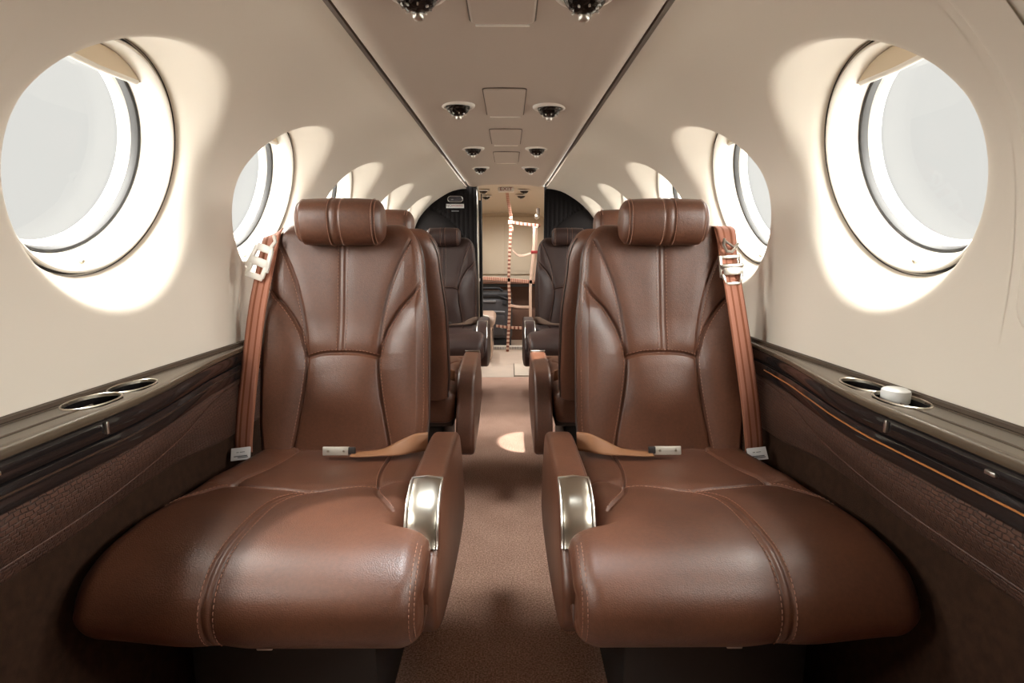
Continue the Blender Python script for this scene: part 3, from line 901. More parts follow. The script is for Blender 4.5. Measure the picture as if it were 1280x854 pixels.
def make_seat(sgn, label):
    S = empty('passenger_seat', (0, 0, 0), label, 'seat', 'brown leather passenger seats in the cabin')
    # pedestal and seat pan
    mb = MB(); mb.box((sgn * -.01, -.24, .14), (.36, .42, .28), .02); pd = mb.build('pedestal', M['dark'], S)
    MB().box((sgn * -.01, -.25, .305), (.44, .52, .05), .012).build('seat_pan', M['shell'], S)
    MB().box((sgn * .02, -.456, .215), (.030, .008, .006), .002).build('release_lever', M['steel'], pd)
    # cushion
    c = lofted('seat_cushion', _CG, M['leather'], S, sgn)
    lines = [offset_line(C_TRANS, .006), offset_line(C_WEDGE, -.006), offset_line(C_REAR, .006), offset_line(C_IN2, .006), offset_line(C_IN1, -.006)]
    lines += [offset_line(C_CTR, d) for d in (-.0120, .0120)]
    fe = [(-.287, q) for q in np.linspace(.50, .70, 10)]; lines += [fe, [(-.280, q) for q in np.linspace(.50, .70, 10)]]
    stitches('stitching', lines, cush_surf, sgn, c)
    # backrest
    P = _BG.copy(); P[:, :, 0] *= sgn
    nr, nc = P.shape[:2]
    F = grid_faces(nr, nc, wrap_c=True) + [tuple(range(nc)), tuple((nr - 1) * nc + k for k in reversed(range(nc)))]
    b = mesh('backrest', P.reshape(-1, 3), F, M['leather'], S)
    bm = bmesh.new(); bm.from_mesh(b.data); bmesh.ops.recalc_face_normals(bm, faces=bm.faces[:]); bm.to_mesh(b.data); bm.free()
    mir = lambda ln: [(-x, h) for x, h in ln]
    lines = []
    for ln, d in ((B_A, .006), (B_B, .006)):
        o = offset_line(ln, d); lines += [o, [(-x, h) for x, h in o]]
    lines += [offset_line(B_T, .007), [(-.0085, .27), (-.0085, .585)], [(.0165, .27), (.0165, .585)]]
    hh = np.linspace(.01, .55, 30)
    lines += [[(-(float(bw(h, False)) - .008), h) for h in hh], [(float(bw(h, True)) - .008, h) for h in hh]]
    stitches('stitching', lines, back_surf, sgn, b)
    # piping round the edge of the back and a dark rear shell line
    def edge_line(n, inset):
        pts = []
        for h in np.linspace(0, .585, 50): pts.append(b_world(-float(bw(h, False)) - inset, h, n))
        for h in np.linspace(.585, 0, 50): pts.append(b_world(float(bw(h, True)) + inset, h, n))
        return [(sgn * p[0], p[1], p[2]) for p in pts]
    MB().tube(edge_line(-.030, .0004), .0028, 6).build('piping', M['leather_edge'], b)
    MB().tube(edge_line(-.060, -.001), .0030, 6).build('piping', M['shell'], b)
    # headrest
    hc = (UY * .600 + .008, BZ + UZ * .600 + .003)
    R2 = np.array([[math.cos(.12), -math.sin(.12)], [math.sin(.12), math.cos(.12)]])
    P2 = HR @ R2.T + np.array([hc[0] - .032, hc[1] + .008])
    def hd(x, q):
        d = 0
        for o in (-.0065, .0145, -.094, .098): d -= .0022 * math.exp(-((x - o) / .0032) ** 2)
        d += .004 * (1 - (x / .112) ** 2)
        return np.full(len(P2), d)
    Hp, Hn = pillow(P2, -.112, .112, .026, 90, hd)
    h = lofted('headrest', Hp, M['leather'], S, sgn)
    N = len(P2)
    def hsurf(x, q):
        i = int(round(q * N)) % N
        return (x, P2[i, 0] + Hn[i, 0] * .0036, P2[i, 1] + Hn[i, 1] * .0036), (0, Hn[i, 0], Hn[i, 1])
    def hline(x): return [(x, q) for q in np.linspace(.12, .90, 60)]
    mb = MB()
    for x0 in (-.0115, .0195, -.098, -.090, .094):
        k = 0
        for i in range(6, N - 4):
            for fq in (0.1, .55):
                def pt(f):
                    g = i + f; a = int(g) % N; b_ = (a + 1) % N; w = g - int(g)
                    p = P2[a] * (1 - w) + P2[b_] * w; nn = Hn[a] * (1 - w) + Hn[b_] * w
                    dd = .0010 + .004 * (1 - (x0 / .112) ** 2) - .026 * (1 - math.sqrt(max(1 - (1 - min((.112 - abs(x0)) / .026, 1)) ** 2, 0)))
                    return (sgn * x0, p[0] + nn[0] * dd, p[1] + nn[1] * dd)
                mb.tube([pt(fq), pt(fq + .32)], .0008, 4)
    weld(h, mb, M['thread'])
    for x in (-.05, .05): MB().tube([b_world(sgn * x, .54, -.045), b_world(sgn * x, .60, -.04)], .006, 10).build('headrest_post', M['steel'], h)
    # aisle armrest: upholstered D-shaped body, nickel nose
    prof = catmull([(-.055, .497), (-.20, .504), (-.335, .506), (-.385, .498), (-.420, .480), (-.442, .455), (-.456, .420), (-.490, .395), (-.515, .355), (-.505, .295), (-.44, .245), (-.25, .205), (-.03, .188), (.075, .196), (.118, .228), (.105, .30), (.062, .39), (.010, .472)], 10, closed=True)
    prof = resample(prof, 150, closed=True)
    Ap, An = pillow(prof, -.312, -.244, .014, 30)
    a = lofted('armrest', Ap, M['leather'], S, sgn)
    # nose plate follows the profile, a little proud
    sel = [i for i in range(len(prof)) if prof[i, 0] < -.345 and prof[i, 1] > .415]
    sel = sorted(sel, key=lambda i: -prof[i, 1] * 1 + prof[i, 0] * -1e-3)
    nose = prof[sel]; nn = An[sel]
    order = np.argsort(-nose[:, 1] - .3 * nose[:, 0]); nose = nose[order]; nn = nn[order]
    def plate(x0, x1, lift, th, e=.004):
        V = []; xs = np.array([x0, x0 + e * .3, x0 + e, (x0 * 2 + x1) / 3, (x0 + 2 * x1) / 3, x1 - e, x1 - e * .3, x1]); lf = np.array([-th, -e * .5, 0, .0012, .0012, 0, -e * .5, -th]) + lift
        for p, n_ in zip(nose, nn):
            for x, l in zip(xs, lf): V.append((sgn * x, p[0] + n_[0] * l, p[1] + n_[1] * l))
        return V, grid_faces(len(nose), 8)
    V, F = plate(-.3070, -.2490, .0035, .006)
    np_ = mesh('nose_plate', V, F, M['chrome'], a, flip=(sgn < 0))
    rim = [(sgn * -.3080, p[0] + n_[0] * .0035, p[1] + n_[1] * .0035) for p, n_ in zip(nose, nn)]
    rim2 = [(sgn * -.2480, p[0] + n_[0] * .0035, p[1] + n_[1] * .0035) for p, n_ in zip(nose, nn)]
    MB().tube(rim[::-1] + [((rim[0][0] + rim2[0][0]) / 2, rim[0][1] + .006, rim[0][2] + .001)] + rim2, .0024, 8).build('nose_rim', M['steel'], np_)
    # piping along armrest top edges
    top = [i for i in range(len(prof)) if (prof[i, 1] > .40)]
    MB().tube([(sgn * -.2495, prof[i, 0], prof[i, 1] - .0035) for i in top if prof[i, 1] > .50], .0018, 6).build('piping', M['leather_edge'], a)
    # recline button on the inner side
    # lap belt lying on the rear of the cushion
    lb = ribbon('lap_belt', [(-.232, -.035, .470), (-.205, -.052, .472), (-.165, -.060, .462), (-.120, -.064, .452), (-.07, -.066, .4475), (-.045, -.066, .4480)],
                [.046, .046, .040, .030, .026, .026], [(0, .25, 1), (.1, .3, 1), (.1, .8, .8), (0, 1, .25), (0, 1, .15), (0, 1, .15)], M['tan'], S, sgn=sgn)
    pr = Matrix.Rotation(-.25, 3, 'X')
    bk = MB().box((sgn * -.006, -.060, .454), (.068, .0045, .0215), .002, rot=pr).build('buckle_tongue', M['tongue'], lb)
    for x in (-.026, .014): MB().lathe([(.0001, 0.002), (.0028, .0015), (.0034, 0)], Matrix.Translation((sgn * x, -.0628, .455)) @ Matrix.Rotation(PI / 2, 4, 'X'), 12).build('rivet', M['chrome'], bk)
    MB().box((sgn * -.046, -.061, .4555), (.018, .007, .018), .002, rot=pr).build('belt_loop', M['shell'], lb)
    return S

def shoulder_belt(S, sgn, pts, wid, side_tag):
    cs = []
    for x, h, n in pts: cs.append(b_world(x, h, n))
    wd = []
    for i in range(len(pts)):
        a = np.array(cs[max(i - 1, 0)]); b = np.array(cs[min(i + 1, len(cs) - 1)]); t = b - a; t /= np.linalg.norm(t)
        nrm = np.array([.25, -UZ, UY]); w = np.cross(t, nrm); wd.append(w / np.linalg.norm(w))
    if np.dot(wd[0], (1, 0, 0)) < 0: wd = [-w for w in wd]
    sb = ribbon('shoulder_belt', cs, [wid] * len(cs), wd, M['belt'], S, sgn=sgn)
    return sb, cs, wd

LAB = {
    'nl': 'brown leather seat nearest the camera, left of the aisle, milky white buckle on its belt',
    'nr': 'brown leather seat nearest the camera, right of the aisle, steel buckle on its belt',
    'ml': 'seat turned away from us right behind the near left seat, mostly hidden by it',
    'mr': 'seat turned away from us right behind the near right seat, mostly hidden by it',
    'fl': 'far dark brown leather seat facing us below the divider with the oval sign',
    'fr': 'far dark brown leather seat facing us, right of the aisle beside the floor hatch',
}
SX, SY = .422, 1.40
seat_r = make_seat(1, LAB['nr']); seat_l = make_seat(-1, LAB['nl'])
def place(proto, x, y, rz, lab):
    o = copy_tree(proto); o.location = (x, y, 0); o.rotation_euler = (0, 0, rz); o['label'] = lab
    return o
# aft-facing pair: the mirrored type turned round keeps its armrest on the aisle
mr = place(seat_l, SX, 2.06, PI, LAB['mr']); ml = place(seat_r, -SX, 2.06, PI, LAB['ml'])
fr = place(seat_r, SX, 3.76, 0, LAB['fr']); fl = place(seat_l, -SX, 3.76, 0, LAB['fl'])
seat_r.location = (SX, SY, 0); seat_l.location = (-SX, SY, 0)

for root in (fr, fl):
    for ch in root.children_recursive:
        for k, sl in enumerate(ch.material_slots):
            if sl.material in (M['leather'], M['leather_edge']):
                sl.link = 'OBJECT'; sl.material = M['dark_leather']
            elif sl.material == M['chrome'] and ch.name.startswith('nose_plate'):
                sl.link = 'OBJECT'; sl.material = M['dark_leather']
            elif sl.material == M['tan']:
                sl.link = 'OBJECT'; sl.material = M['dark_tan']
# shoulder belts, near pair only (hidden on the others)
sb, cs, wd = shoulder_belt(seat_r, 1, [(.170, .585, -.030), (.167, .583, .004), (.170, .55, .018), (.174, .50, .022), (.180, .43, .034), (.192, .30, .048), (.208, .16, .050), (.222, .04, .040), (.226, .012, .030)], .053, 'r')
def lay(o, pos, mx):                       # local frame of the belt: x across, y up the belt, z outward
    o.matrix_parent_inverse = Matrix(); o.location = (0, 0, 0)
U_ = Vector((0, UY, UZ)); N_ = Vector((0, -UZ, UY)); X_ = Vector((1, 0, 0))
def belt_frame(c, tilt=0):
    R = Matrix((X_, U_, N_)).transposed().to_4x4()
    return Matrix.Translation(c) @ R @ Matrix.Rotation(tilt, 4, 'Z')
def framed(mb, Mx):
    mb.v = [tuple(Mx @ Vector(v)) for v in mb.v]; return mb
bf = belt_frame(b_world(.175, .497, .030), .06) @ Matrix.Scale(1.15, 4)
mb = MB()
# slotted adjuster plate: frame of bars
mb.box((0, .014, 0), (.054, .008, .005), .002).box((-.023, -.008, 0), (.008, .05, .006), .002).box((.023, -.008, 0), (.008, .05, .006), .002)
framed(mb, bf).build('belt_buckle', M['steel'], sb)
mb = MB(); mb.box((0, -.008, .007), (.052, .009, .012), .003).box((0, -.020, .008), (.040, .018, .006), .002)
mb.box((-.019, -.036, .005), (.007, .022, .005), .002, rot=Matrix.Rotation(.25, 3, 'Z')).box((.019, -.036, .005), (.007, .022, .005), .002, rot=Matrix.Rotation(-.25, 3, 'Z')).box((0, -.048, .005), (.034, .007, .005), .002)
framed(mb, bf).build('belt_buckle', M['steel'], sb)
mb = MB(); mb.tube([(-.012, .055, .006), (-.016, .040, .009), (-.010, .026, .009), (.002, .024, .007), (.014, .036, .007)], .0035, 8)
mb.tube([(-.010, .050, .004), (.006, .034, .010), (.018, .042, .006)], .003, 8)
framed(mb, bf).build('belt_hook', M['steel'], sb)
# the salmon loop at the top
ribbon('belt_loop', [b_world(.172, .600, -.045), b_world(.170, .607, -.010), b_world(.170, .590, .018), b_world(.171, .556, .024), b_world(.172, .535, .026)], [.050, .050, .050, .046, .034],
       [(1, 0, 0)] * 5, M['strap_belt'] if 'strap_belt' in M else M['belt'], sb)
def label_tag(par, c, sgn, tilt):
    mb = MB(); mb.box((0, 0, 0), (.050, .032, .0012), .0004); Mx = belt_frame((sgn * c[0], c[1], c[2]), tilt) @ Matrix.Rotation(-.30, 4, 'X')
    t = framed(mb, Mx).build('label_tag', M['white'], par)
    mb = MB()
    for (x, y, w, h) in ((.004, .004, .012, .0014), (-.008, .004, .006, .0014), (.0, -.006, .034, .0022), (.006, -.0095, .026, .0022)): mb.box((x * 1, y, .0009), (w, h, .0004), 0)
    framed(mb, Mx).build('print', M['ink'], t)
label_tag(sb, b_world(.228, .004, .046), 1, .10)
sbl, csl, wdl = shoulder_belt(seat_l, -1, [(.195, .590, -.035), (.193, .575, -.004), (.198, .53, .004), (.206, .47, .012), (.214, .38, .028), (.224, .25, .036), (.234, .12, .038), (.240, .04, .034), (.242, .012, .028)], .052, 'l')
bl = belt_frame((-b_world(.214, .49, .028)[0],) + b_world(.214, .49, .028)[1:], -.35)
M['clear'] = simple('milky_plastic', (.74, .70, .64), .3)
mb = MB()
# milky plastic buckle cover: a plate with two windows, built of bars, hooked over the strap
mb.box((0, .048, 0), (.044, .020, .008), .003).box((0, .010, 0), (.056, .022, .009), .003).box((0, -.028, 0), (.046, .016, .008), .003)
mb.box((-.024, .02, 0), (.012, .062, .009), .003, rot=Matrix.Rotation(-.10, 3, 'Z')).box((.022, .02, 0), (.012, .062, .009), .003, rot=Matrix.Rotation(.12, 3, 'Z'))
mb.box((-.020, -.012, 0), (.012, .034, .008), .003).box((.020, -.012, 0), (.012, .034, .008), .003)
mb.tube([(.014, .056, 0), (.020, .074, .002), (.010, .088, 0)], .005, 8)
framed(mb, bl).build('belt_buckle', M['clear'], sbl)
label_tag(sbl, b_world(.243, .006, .042), -1, .12)

# ------------------------------------------------------------------ aft divider
OPL, OPR = -.213, .287
def divider(name, side, xin, label):
    D = empty(name, (side * .45, YB + .03, 0), label, 'divider')
    def lc(p): return (p[0] - side * .45, p[1] - YB - .03, p[2])
    zs = np.linspace(0, 1.44, 120); us = np.linspace(0, 1, 90); V = []
    def outer(z):
        if z <= 1.352: return half_w(z) + .012
        return max(.30, math.sqrt(max(.0, 1 - ((z - 1.352) / .095) ** 2)) * .16 + .295)
    arc_c = (side * .74, .80); arc_r = .47
    for z in zs:
        xo = side * outer(z)
        for u in us:
            x = xin + (xo - xin) * u
            d = 0
            r = math.hypot(x - arc_c[0], z - arc_c[1])
            if r > arc_r and z > .5:      # vertical pleats above the arc
                d = .006 * abs(math.sin(PI * (x - xin) / .034)) ** .6
            d -= .010 * math.exp(-((r - arc_r) / .006) ** 2)
            V.append(lc((x, YB - d, z)))
    nV = len(V)
    o = mesh('pleated_panel', V, grid_faces(120, 90), M['divider'], D, flip=(side < 0))
    # lower arc pad
    V = []; n = 40
    ths = np.linspace(math.radians(92 if side > 0 else 88), math.radians(180 if side > 0 else 0), n)
    def padpt(r, th): return arc_c[0] + r * math.cos(th), arc_c[1] + r * math.sin(th)
    rr = np.linspace(0, arc_r - .006, 14); V = []
    for th in ths:
        for r in rr:
            x, z = padpt(r, th); lim = half_w(min(max(z, 0), 1.38)) + .006
            x = max(min(x, lim), -lim)
            e = arc_r - .006 - r
            V.append(lc((x, YB - .012 * math.sqrt(min(e / .03, 1)), z)))
    mesh('arc_pad', V, grid_faces(n, 14), M['divider_arc'], D, flip=(side > 0))
    MB().box(lc((xin + side * .004, YB + .012, .70)), (.012, .05, 1.40), .003).build('edge_strip', M['steel'] if side < 0 else M['divider'], D)
    return D, lc
DL, lcl = divider('divider_panel', -1, OPL, 'dark pleated leather divider panel left of the doorway, with oval sign and white label')
DR, lcr = divider('divider_panel', 1, OPR, 'dark pleated leather divider panel right of the doorway, without signs')
# signs on the left divider
def face_mx(c): return Matrix.Translation(c) @ Matrix.Rotation(PI / 2, 4, 'X')
SG = empty('oval_sign', (-.384, YB - .008, 1.3095), 'oval black sign with a pale rim on the left dark divider', 'sign')
ov = [(.056 * math.cos(a), 0, .021 * math.sin(a)) for a in np.linspace(0, 2 * PI, 40, endpoint=False)]
ov = [(.035 * math.copysign(1, math.cos(a)) + .021 * math.cos(a), -.001, .021 * math.sin(a)) for a in np.linspace(0, 2 * PI, 41)[:-1] + .001]
MB().tube(ov, .0026, 6, closed=True).build('rim', M['steel'], SG)
V = [(0, 0, 0)] + [(p[0], -.0005, p[2]) for p in ov]
mesh('plate', V, [(0, 1 + k, 1 + (k + 1) % 40) for k in range(40)], M['ink'], SG, smooth=False, flip=False)
mb = MB().tube([(-.030, -.002, -.003), (-.014, -.002, -.003)], .0035, 8)
mb.lathe([(.0001, -.002), (.010, -.002), (.010, .001)], Matrix.Translation((.018, -.001, 0)) @ Matrix.Rotation(PI / 2, 4, 'X') @ Matrix.Diagonal((1, .7, 1, 1)), 20)
mb.build('symbol', M['grille'], SG)
LBS = empty('warning_label', (-.386, YB - .008, 1.259), 'white rectangular NO SMOKING label below the oval sign', 'label')
MB().box((0, 0, 0), (.134, .003, .031), .001).build('plate', M['white'], LBS)
text_mesh('NO', .026, M['ink'], 'text', LBS, face_mx((-.046, -.002, .001)))
text_mesh('SMOKING', .019, M['red'], 'text', LBS, face_mx((.017, -.002, .001)))
tag(MB().box((-.386, YB - .009, 1.222), (.056, .003, .007), .001).build('label_strip', M['grille']), 'thin grey strip under the white NO SMOKING label', 'label')

# sliding door leaf behind the left divider
DD = empty('door_1', (-.20, YB + .12, 0), kind='structure')
MB().box((-.055, 0, .655), (.12, .03, 1.31), .004).build('leaf', M['divider'], DD)
MB().box((.006, 0, .68), (.010, .036, 1.36), .003).build('edge_strip', M['dark'], DD)
mb = MB(); mb.box((-.016, -.018, .70), (.016, .006, .022), .002); mb.build('latch', M['white'], DD)
MB().tube([(-.02, -.018, 1.02), (-.02, -.020, .80)], .003, 8).build('pull_rail', M['steel'], DD)
MB().lathe([(.0001, .006), (.006, .004), (.007, 0)], Matrix.Translation((-.03, -.016, 1.24)) @ Matrix.Rotation(PI / 2, 4, 'X'), 14).build('hook', M['steel'], DD)

# ------------------------------------------------------------------ aft cabin
YE = 6.05
pa = catmull([(-.72, 0), (-.72, .55), (-.70, .95), (-.60, 1.20), (-.42, 1.35), (-.25, 1.41), (0, 1.425), (.25, 1.41), (.42, 1.35), (.60, 1.20), (.70, .95), (.72, .55), (.72, 0)], 8)
def aft_drop(y): return -.115 * sstep(np.array(y), 4.6, YE)
V = []
gy = np.linspace(YB + .035, YE, 24)
for y in gy:
    for x, z in pa: V.append((x, y, z + float(aft_drop(y)) * (z / 1.42)))
tag(mesh('ceiling_aft', V, grid_faces(24, len(pa)), M['aft_wall'], flip=True), kind='structure')
V = []
for z in np.linspace(0, 1.45, 12):
    for x in (-.75, .75): V.append((x, YE, z))
tag(mesh('wall_back', V, grid_faces(12, 2), M['aft_wall'], smooth=False), kind='structure')
bp = empty('back_panel', (.0, YE - .02, .97), 'pale cream panel closing the aft baggage area behind the cargo net', 'panel')
MB().box((0, 0, -.005), (.60, .02, .60), .008).build('panel_face', M['aft_wall'], bp)
MB().box((.12, -.012, -.02), (.30, .006, .50), .004).build('access_door', M['aft_wall'], bp)
cab = empty('baggage_shelf', (.06, 5.80, 0), 'brown open baggage shelf at the very back behind the net', 'shelf')
MB().box((0, .10, .30), (1.0, .02, .60), .004).build('back_board', M['wood'], cab)
MB().box((0, .0, .60), (1.0, .24, .03), .004).build('shelf_board', M['wood'], cab)
MB().box((0, .03, .16), (1.0, .18, .32), .006).build('step_box', M['wood'], cab)
MB().box((0, -.10, .58), (1.0, .012, .05), .003).build('front_lip', M['dark'], cab)
# suitcase on the floor behind the net
sc_ = empty('suitcase', (-.14, 5.42, 0), 'dark grey soft suitcase with black handles behind the cargo net', 'suitcase')
MB().box((0, 0, .28), (.38, .22, .40), .04, 4).build('body', M['bag'], sc_)
MB().box((0, -.005, .50), (.37, .21, .07), .03, 3).build('lid', M['bag_dark'], sc_)
MB().box((-.02, -.118, .22), (.27, .03, .20), .015, 3).build('pocket', M['bag'], sc_)
MB().tube([(-.17, -.128, .345), (0, -.134, .35), (.12, -.128, .345)], .009, 8).build('zip_band', M['grille'], sc_)
MB().tube([(-.10, -.02, .535), (-.08, -.04, .565), (.06, -.04, .565), (.10, -.02, .535)], .012, 8).build('handle', M['bag_dark'], sc_)
MB().tube([(.06, -.10, .50), (.16, -.12, .46), (.20, -.10, .40)], .012, 8).build('strap', M['bag_dark'], sc_)
MB().box((.12, -.112, .43), (.05, .02, .05), .008).build('side_buckle', M['bag_dark'], sc_)
MB().box((-.05, -.115, .445), (.17, .012, .02), .004).build('trim_band', M['grille'], sc_)
MB().lathe([(.0001, .004), (.014, .003), (.016, 0)], Matrix.Translation((.09, -.134, .20)) @ Matrix.Rotation(PI / 2, 4, 'X'), 16).build('badge', M['grille'], sc_)
MB().box((0, 0, .04), (.36, .20, .08), .02).build('foot', M['bag_dark'], sc_)
# floor grille and floor hatch
gr = empty('floor_grille', (.03, 5.20, 0), 'low grey perforated grille on the pale aft floor under the net', 'grille')
MB().box((0, 0, .018), (.34, .05, .036), .004).build('frame', M['cream_plastic'], gr)
mb = MB()
for k in range(22): mb.box((-.15 + k * .0143, -.027, .018), (.008, .004, .026), .001)
mb.build('slots', M['grille'], gr)
hp = empty('floor_hatch', (.20, 4.30, 0), 'pale square floor hatch beside the far right seat', 'hatch')
MB().box((0, 0, .006), (.28, .44, .010), .003).build('plate', M['mat'], hp)
MB().box((-.142, 0, .004), (.005, .445, .008), .001).build('gap_seal', M['groove'], hp)
# lavatory seat on the left, behind the far left seat
lv = empty('lavatory_seat', (-.29, 4.78, 0), 'tan padded lavatory seat end seen beyond the far left armrest', 'seat')
MB().box((.02, 0, .16), (.30, .44, .32), .06, 4).build('base', M['lav'], lv)
MB().box((.03, 0, .35), (.33, .46, .09), .04, 4).build('cushion', M['lav'], lv)
mb = MB().tube([(.14, -.22, .385), (.06, -.235, .405), (-.02, -.20, .40)], .012, 8); mb.build('belt_fitting', M['steel'], lv)
MB().box((.165, -.10, .22), (.02, .10, .10), .006).build('recess', M['dark'], lv)
# cargo net -----------------------------------------------------------------
net = empty('cargo_net', (0, 5.08, 0), 'striped tan webbing cargo net strung across the doorway to the baggage area', 'cargo net')
def strap(name, pts, w, mat, vertical=True, th=.004):
    wv = (1, 0, 0) if vertical else (0, 0, 1)
    q = [(x, y - 5.08, z) for x, y, z in pts]
    if len(q) == 2: q = [q[0], tuple((np.array(q[0]) + np.array(q[1])) / 2), q[1]]
    return ribbon(name, q, [w] * len(q), [wv] * len(q), mat, net, th=th)
def P(px, py, y):   # point of the net at distance y from the seat row's viewpoint, in metres
    return (.017 + (px - 635.9) / 700 * y, y, .96 + (308 - py) / 700 * y)
YN = 5.08
sx = lambda px: .017 + (px - 636) / 700 * YN
sz = lambda py: .96 + (308 - py) / 700 * YN
zc = 1.37
strap('webbing', [(.005, 4.86, 1.405), (.012, 4.95, 1.345), (.036, YN, sz(272)), (.046, YN, sz(290))], .026, M['strap_fine'])
strap('webbing', [(.036, YN, sz(272)), (.030, YN, sz(300)), (.020, YN, sz(330)), (.018, YN, sz(352)), (.024, YN, sz(380)), (.016, YN, sz(408)), (.004, 5.06, .004)], .026, M['strap'])
strap('webbing', [(.048, YN - .004, sz(279)), (.14, YN, sz(281)), (.30, YN, sz(283))], .026, M['strap'], False)
strap('webbing', [(.050, YN - .004, sz(313)), (.10, YN + .03, sz(319)), (.16, YN + .03, sz(319)), (.245, YN, sz(315))], .018, M['strap_plain'], False)
strap('webbing', [(-.235, YN, sz(347)), (.0, YN, sz(349)), (.245, YN, sz(352))], .032, M['strap_fine'], False)
strap('webbing', [(.03, YN - .004, sz(381)), (.12, YN, sz(383)), (.225, YN, sz(383))], .024, M['strap_plain'], False)
strap('webbing', [(-.10, YN, sz(407)), (.03, YN - .004, sz(409)), (.18, YN, sz(410))], .024, M['strap'], False)
strap('webbing', [(.245, YN, sz(284)), (.240, YN, sz(315)), (.215, YN, sz(352)), (.215, YN, sz(405)), (.215, YN, .004)], .026, M['strap_plain'])
strap('webbing', [(.268, YN + .02, sz(284)), (.262, YN + .02, sz(315)), (.245, YN + .02, sz(352))], .016, M['strap_plain'])
MB().box((.245, 0, sz(315)), (.060, .014, .026), .003).build('slider', M['red'], net)
MB().box((.028, -.006, sz(279)), (.034, .012, .034), .003).build('slider', M['strap_plain'], net)
# exit plate and reading lights in the aft ceiling
def aft_ceil_z(x, y):
    z = float(np.interp(x, pa[24:-24, 0], pa[24:-24, 1])); return z + float(aft_drop(y)) * (z / 1.42)
EX = empty('exit_sign', (-.004, 4.72, aft_ceil_z(0, 4.72) - .014), 'cream ceiling plate lettered EXIT in red above the doorway', 'sign')
MB().box((0, 0, 0), (.13, .24, .012), .003).build('plate', M['cream_plastic'], EX)
text_mesh('EXIT', .045, M['red'], 'text', EX, Matrix.Translation((0, -.128, .0)) @ Matrix.Rotation(PI / 2, 4, 'X') @ Matrix.Diagonal((1.1, .8, 1, 1)))
MB().box((0, -.124, .0), (.12, .006, .036), .002).build('header', M['cream_plastic'], EX)
for i, (x, y, lab) in enumerate(((-.19, 4.72, 'nearest left'), (.145, 4.74, 'nearest right'), (-.18, 5.02, 'farther left'), (.125, 5.0, 'farther right'))):
    o = copy_tree(proto_l); o['label'] = f'small round light in the pale aft ceiling, {lab} of four'
    o['group'] = 'lights in the aft ceiling'; o.location = (x, y, aft_ceil_z(x, y) - .003); o.rotation_euler = (math.radians(6), 0, 0)
wlamp = empty('wall_light', (.262, 4.98, 1.215), 'chrome wall light at the upper right of the aft doorway', 'wall light')
MB().lathe([(.0001, -.01), (.020, -.008), (.024, .0), (.020, .02), (.012, .028), (.0001, .03)], Matrix.Rotation(PI / 2, 4, 'X'), 24).build('lamp_head', M['steel'], wlamp)
MB().box((.01, .012, .03), (.03, .03, .09), .008).build('bracket', M['groove'], wlamp)

# ------------------------------------------------------------------ daylight
w = bpy.data.worlds.new('hazy_sky'); scene.world = w; w.use_nodes = True
nt = w.node_tree; bg = nt.nodes['Background']
tc = nt.nodes.new('ShaderNodeTexCoord'); sp = nt.nodes.new('ShaderNodeSeparateXYZ'); nt.links.new(tc.outputs['Generated'], sp.inputs[0])
mr_ = nt.nodes.new('ShaderNodeMapRange'); mr_.interpolation_type = 'SMOOTHSTEP'
SKY_BRIGHT = 28.0; SKY_DIM = .80
mr_.inputs['From Min'].default_value = .68; mr_.inputs['From Max'].default_value = .50
mr_.inputs['To Min'].default_value = 0; mr_.inputs['To Max'].default_value = SKY_BRIGHT
nt.links.new(sp.outputs['Y'], mr_.inputs['Value'])
bg.inputs['Color'].default_value = (1.0, .985, .94, 1)
# brighter overhead than below the horizon (a dull apron)
mz = nt.nodes.new('ShaderNodeMapRange'); mz.interpolation_type = 'SMOOTHSTEP'
mz.inputs['From Min'].default_value = -.20; mz.inputs['From Max'].default_value = .30
mz.inputs['To Min'].default_value = .22; mz.inputs['To Max'].default_value = 1.0
nt.links.new(sp.outputs['Z'], mz.inputs['Value'])
mm = nt.nodes.new('ShaderNodeMath'); mm.operation = 'MULTIPLY'
nt.links.new(mr_.outputs['Result'], mm.inputs[0]); nt.links.new(mz.outputs['Result'], mm.inputs[1])
ma = nt.nodes.new('ShaderNodeMath'); ma.operation = 'ADD'; ma.inputs[1].default_value = SKY_DIM
nt.links.new(mm.outputs[0], ma.inputs[0]); nt.links.new(ma.outputs[0], bg.inputs['Strength'])

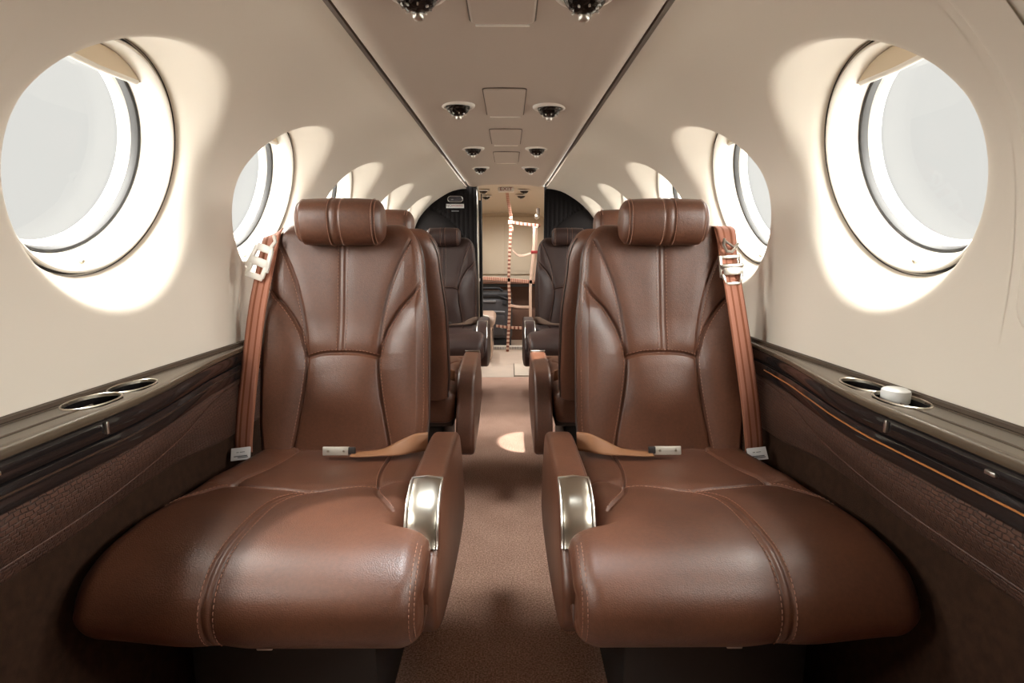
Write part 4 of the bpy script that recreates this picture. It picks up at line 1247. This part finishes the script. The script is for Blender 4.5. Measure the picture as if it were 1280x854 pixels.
def portal(loc, mx, size):
    l = bpy.data.lights.new('window_portal', 'AREA'); l.shape = 'DISK' if size is None else 'RECTANGLE'
    if size: l.size, l.size_y = size
    l.cycles.is_portal = True
    o = bpy.data.objects.new('window_portal', l); COL.objects.link(o); o.matrix_world = mx; return o
for side in (-1, 1):
    for yc in WIN_Y:
        R = window_frame_matrix(side, yc) @ Matrix.Translation((0, 0, .16))   # area light shines along its -z: into the cabin
        portal(None, R, (.38, .38))

def spot(loc, target, energy, size, blend=.15, col=(1, .93, .82)):
    l = bpy.data.lights.new('reading_lamp', 'SPOT'); l.energy = energy; l.spot_size = size; l.spot_blend = blend; l.color = col; l.shadow_soft_size = .012
    o = bpy.data.objects.new('reading_lamp', l); COL.objects.link(o); o.location = loc
    o.rotation_euler = (Vector(target) - Vector(loc)).to_track_quat('-Z', 'Y').to_euler(); return o
spot((-.1335, 1.03, 1.325), (-.245, .905, .45), 52, math.radians(22.5), .06, (.90, .97, 1))
spot((.1435, 1.004, 1.325), (.23, .86, .45), 20, math.radians(22), 1.0, (.90, .97, 1))
spot((.142, 1.80, 1.33), (.085, 2.66, 0), 260, math.radians(9), .1, (1, .96, .88))
for x_, y_ in ((-.19, 4.72), (.145, 4.74), (-.18, 5.02), (.125, 5.0)):
    spot((x_, y_, aft_ceil_z(x_, y_) - .04), (x_ * .8, y_ + .25, 0), 14, math.radians(150), .6, (1, .96, .90))

# ------------------------------------------------------------------ camera
cam = bpy.data.cameras.new('camera'); co = bpy.data.objects.new('camera', cam); COL.objects.link(co)
cam.sensor_width = 36; cam.lens = 36 * 700 / 1280; cam.clip_start = .02
p = math.atan(119 / 700); a = math.atan(4 / 700)
co.location = (.017, 0, .96)
co.rotation_euler = (PI / 2 - p, 0, -a)
scene.camera = co
vs = scene.view_settings
vs.view_transform = 'Standard'; vs.look = 'None'; vs.gamma = 1; vs.exposure = 0; vs.use_curve_mapping = False
scene.cycles.use_denoising = True
scene.cycles.max_bounces = 10; scene.cycles.diffuse_bounces = 6; scene.cycles.transparent_max_bounces = 12
scene.cycles.sample_clamp_indirect = 6
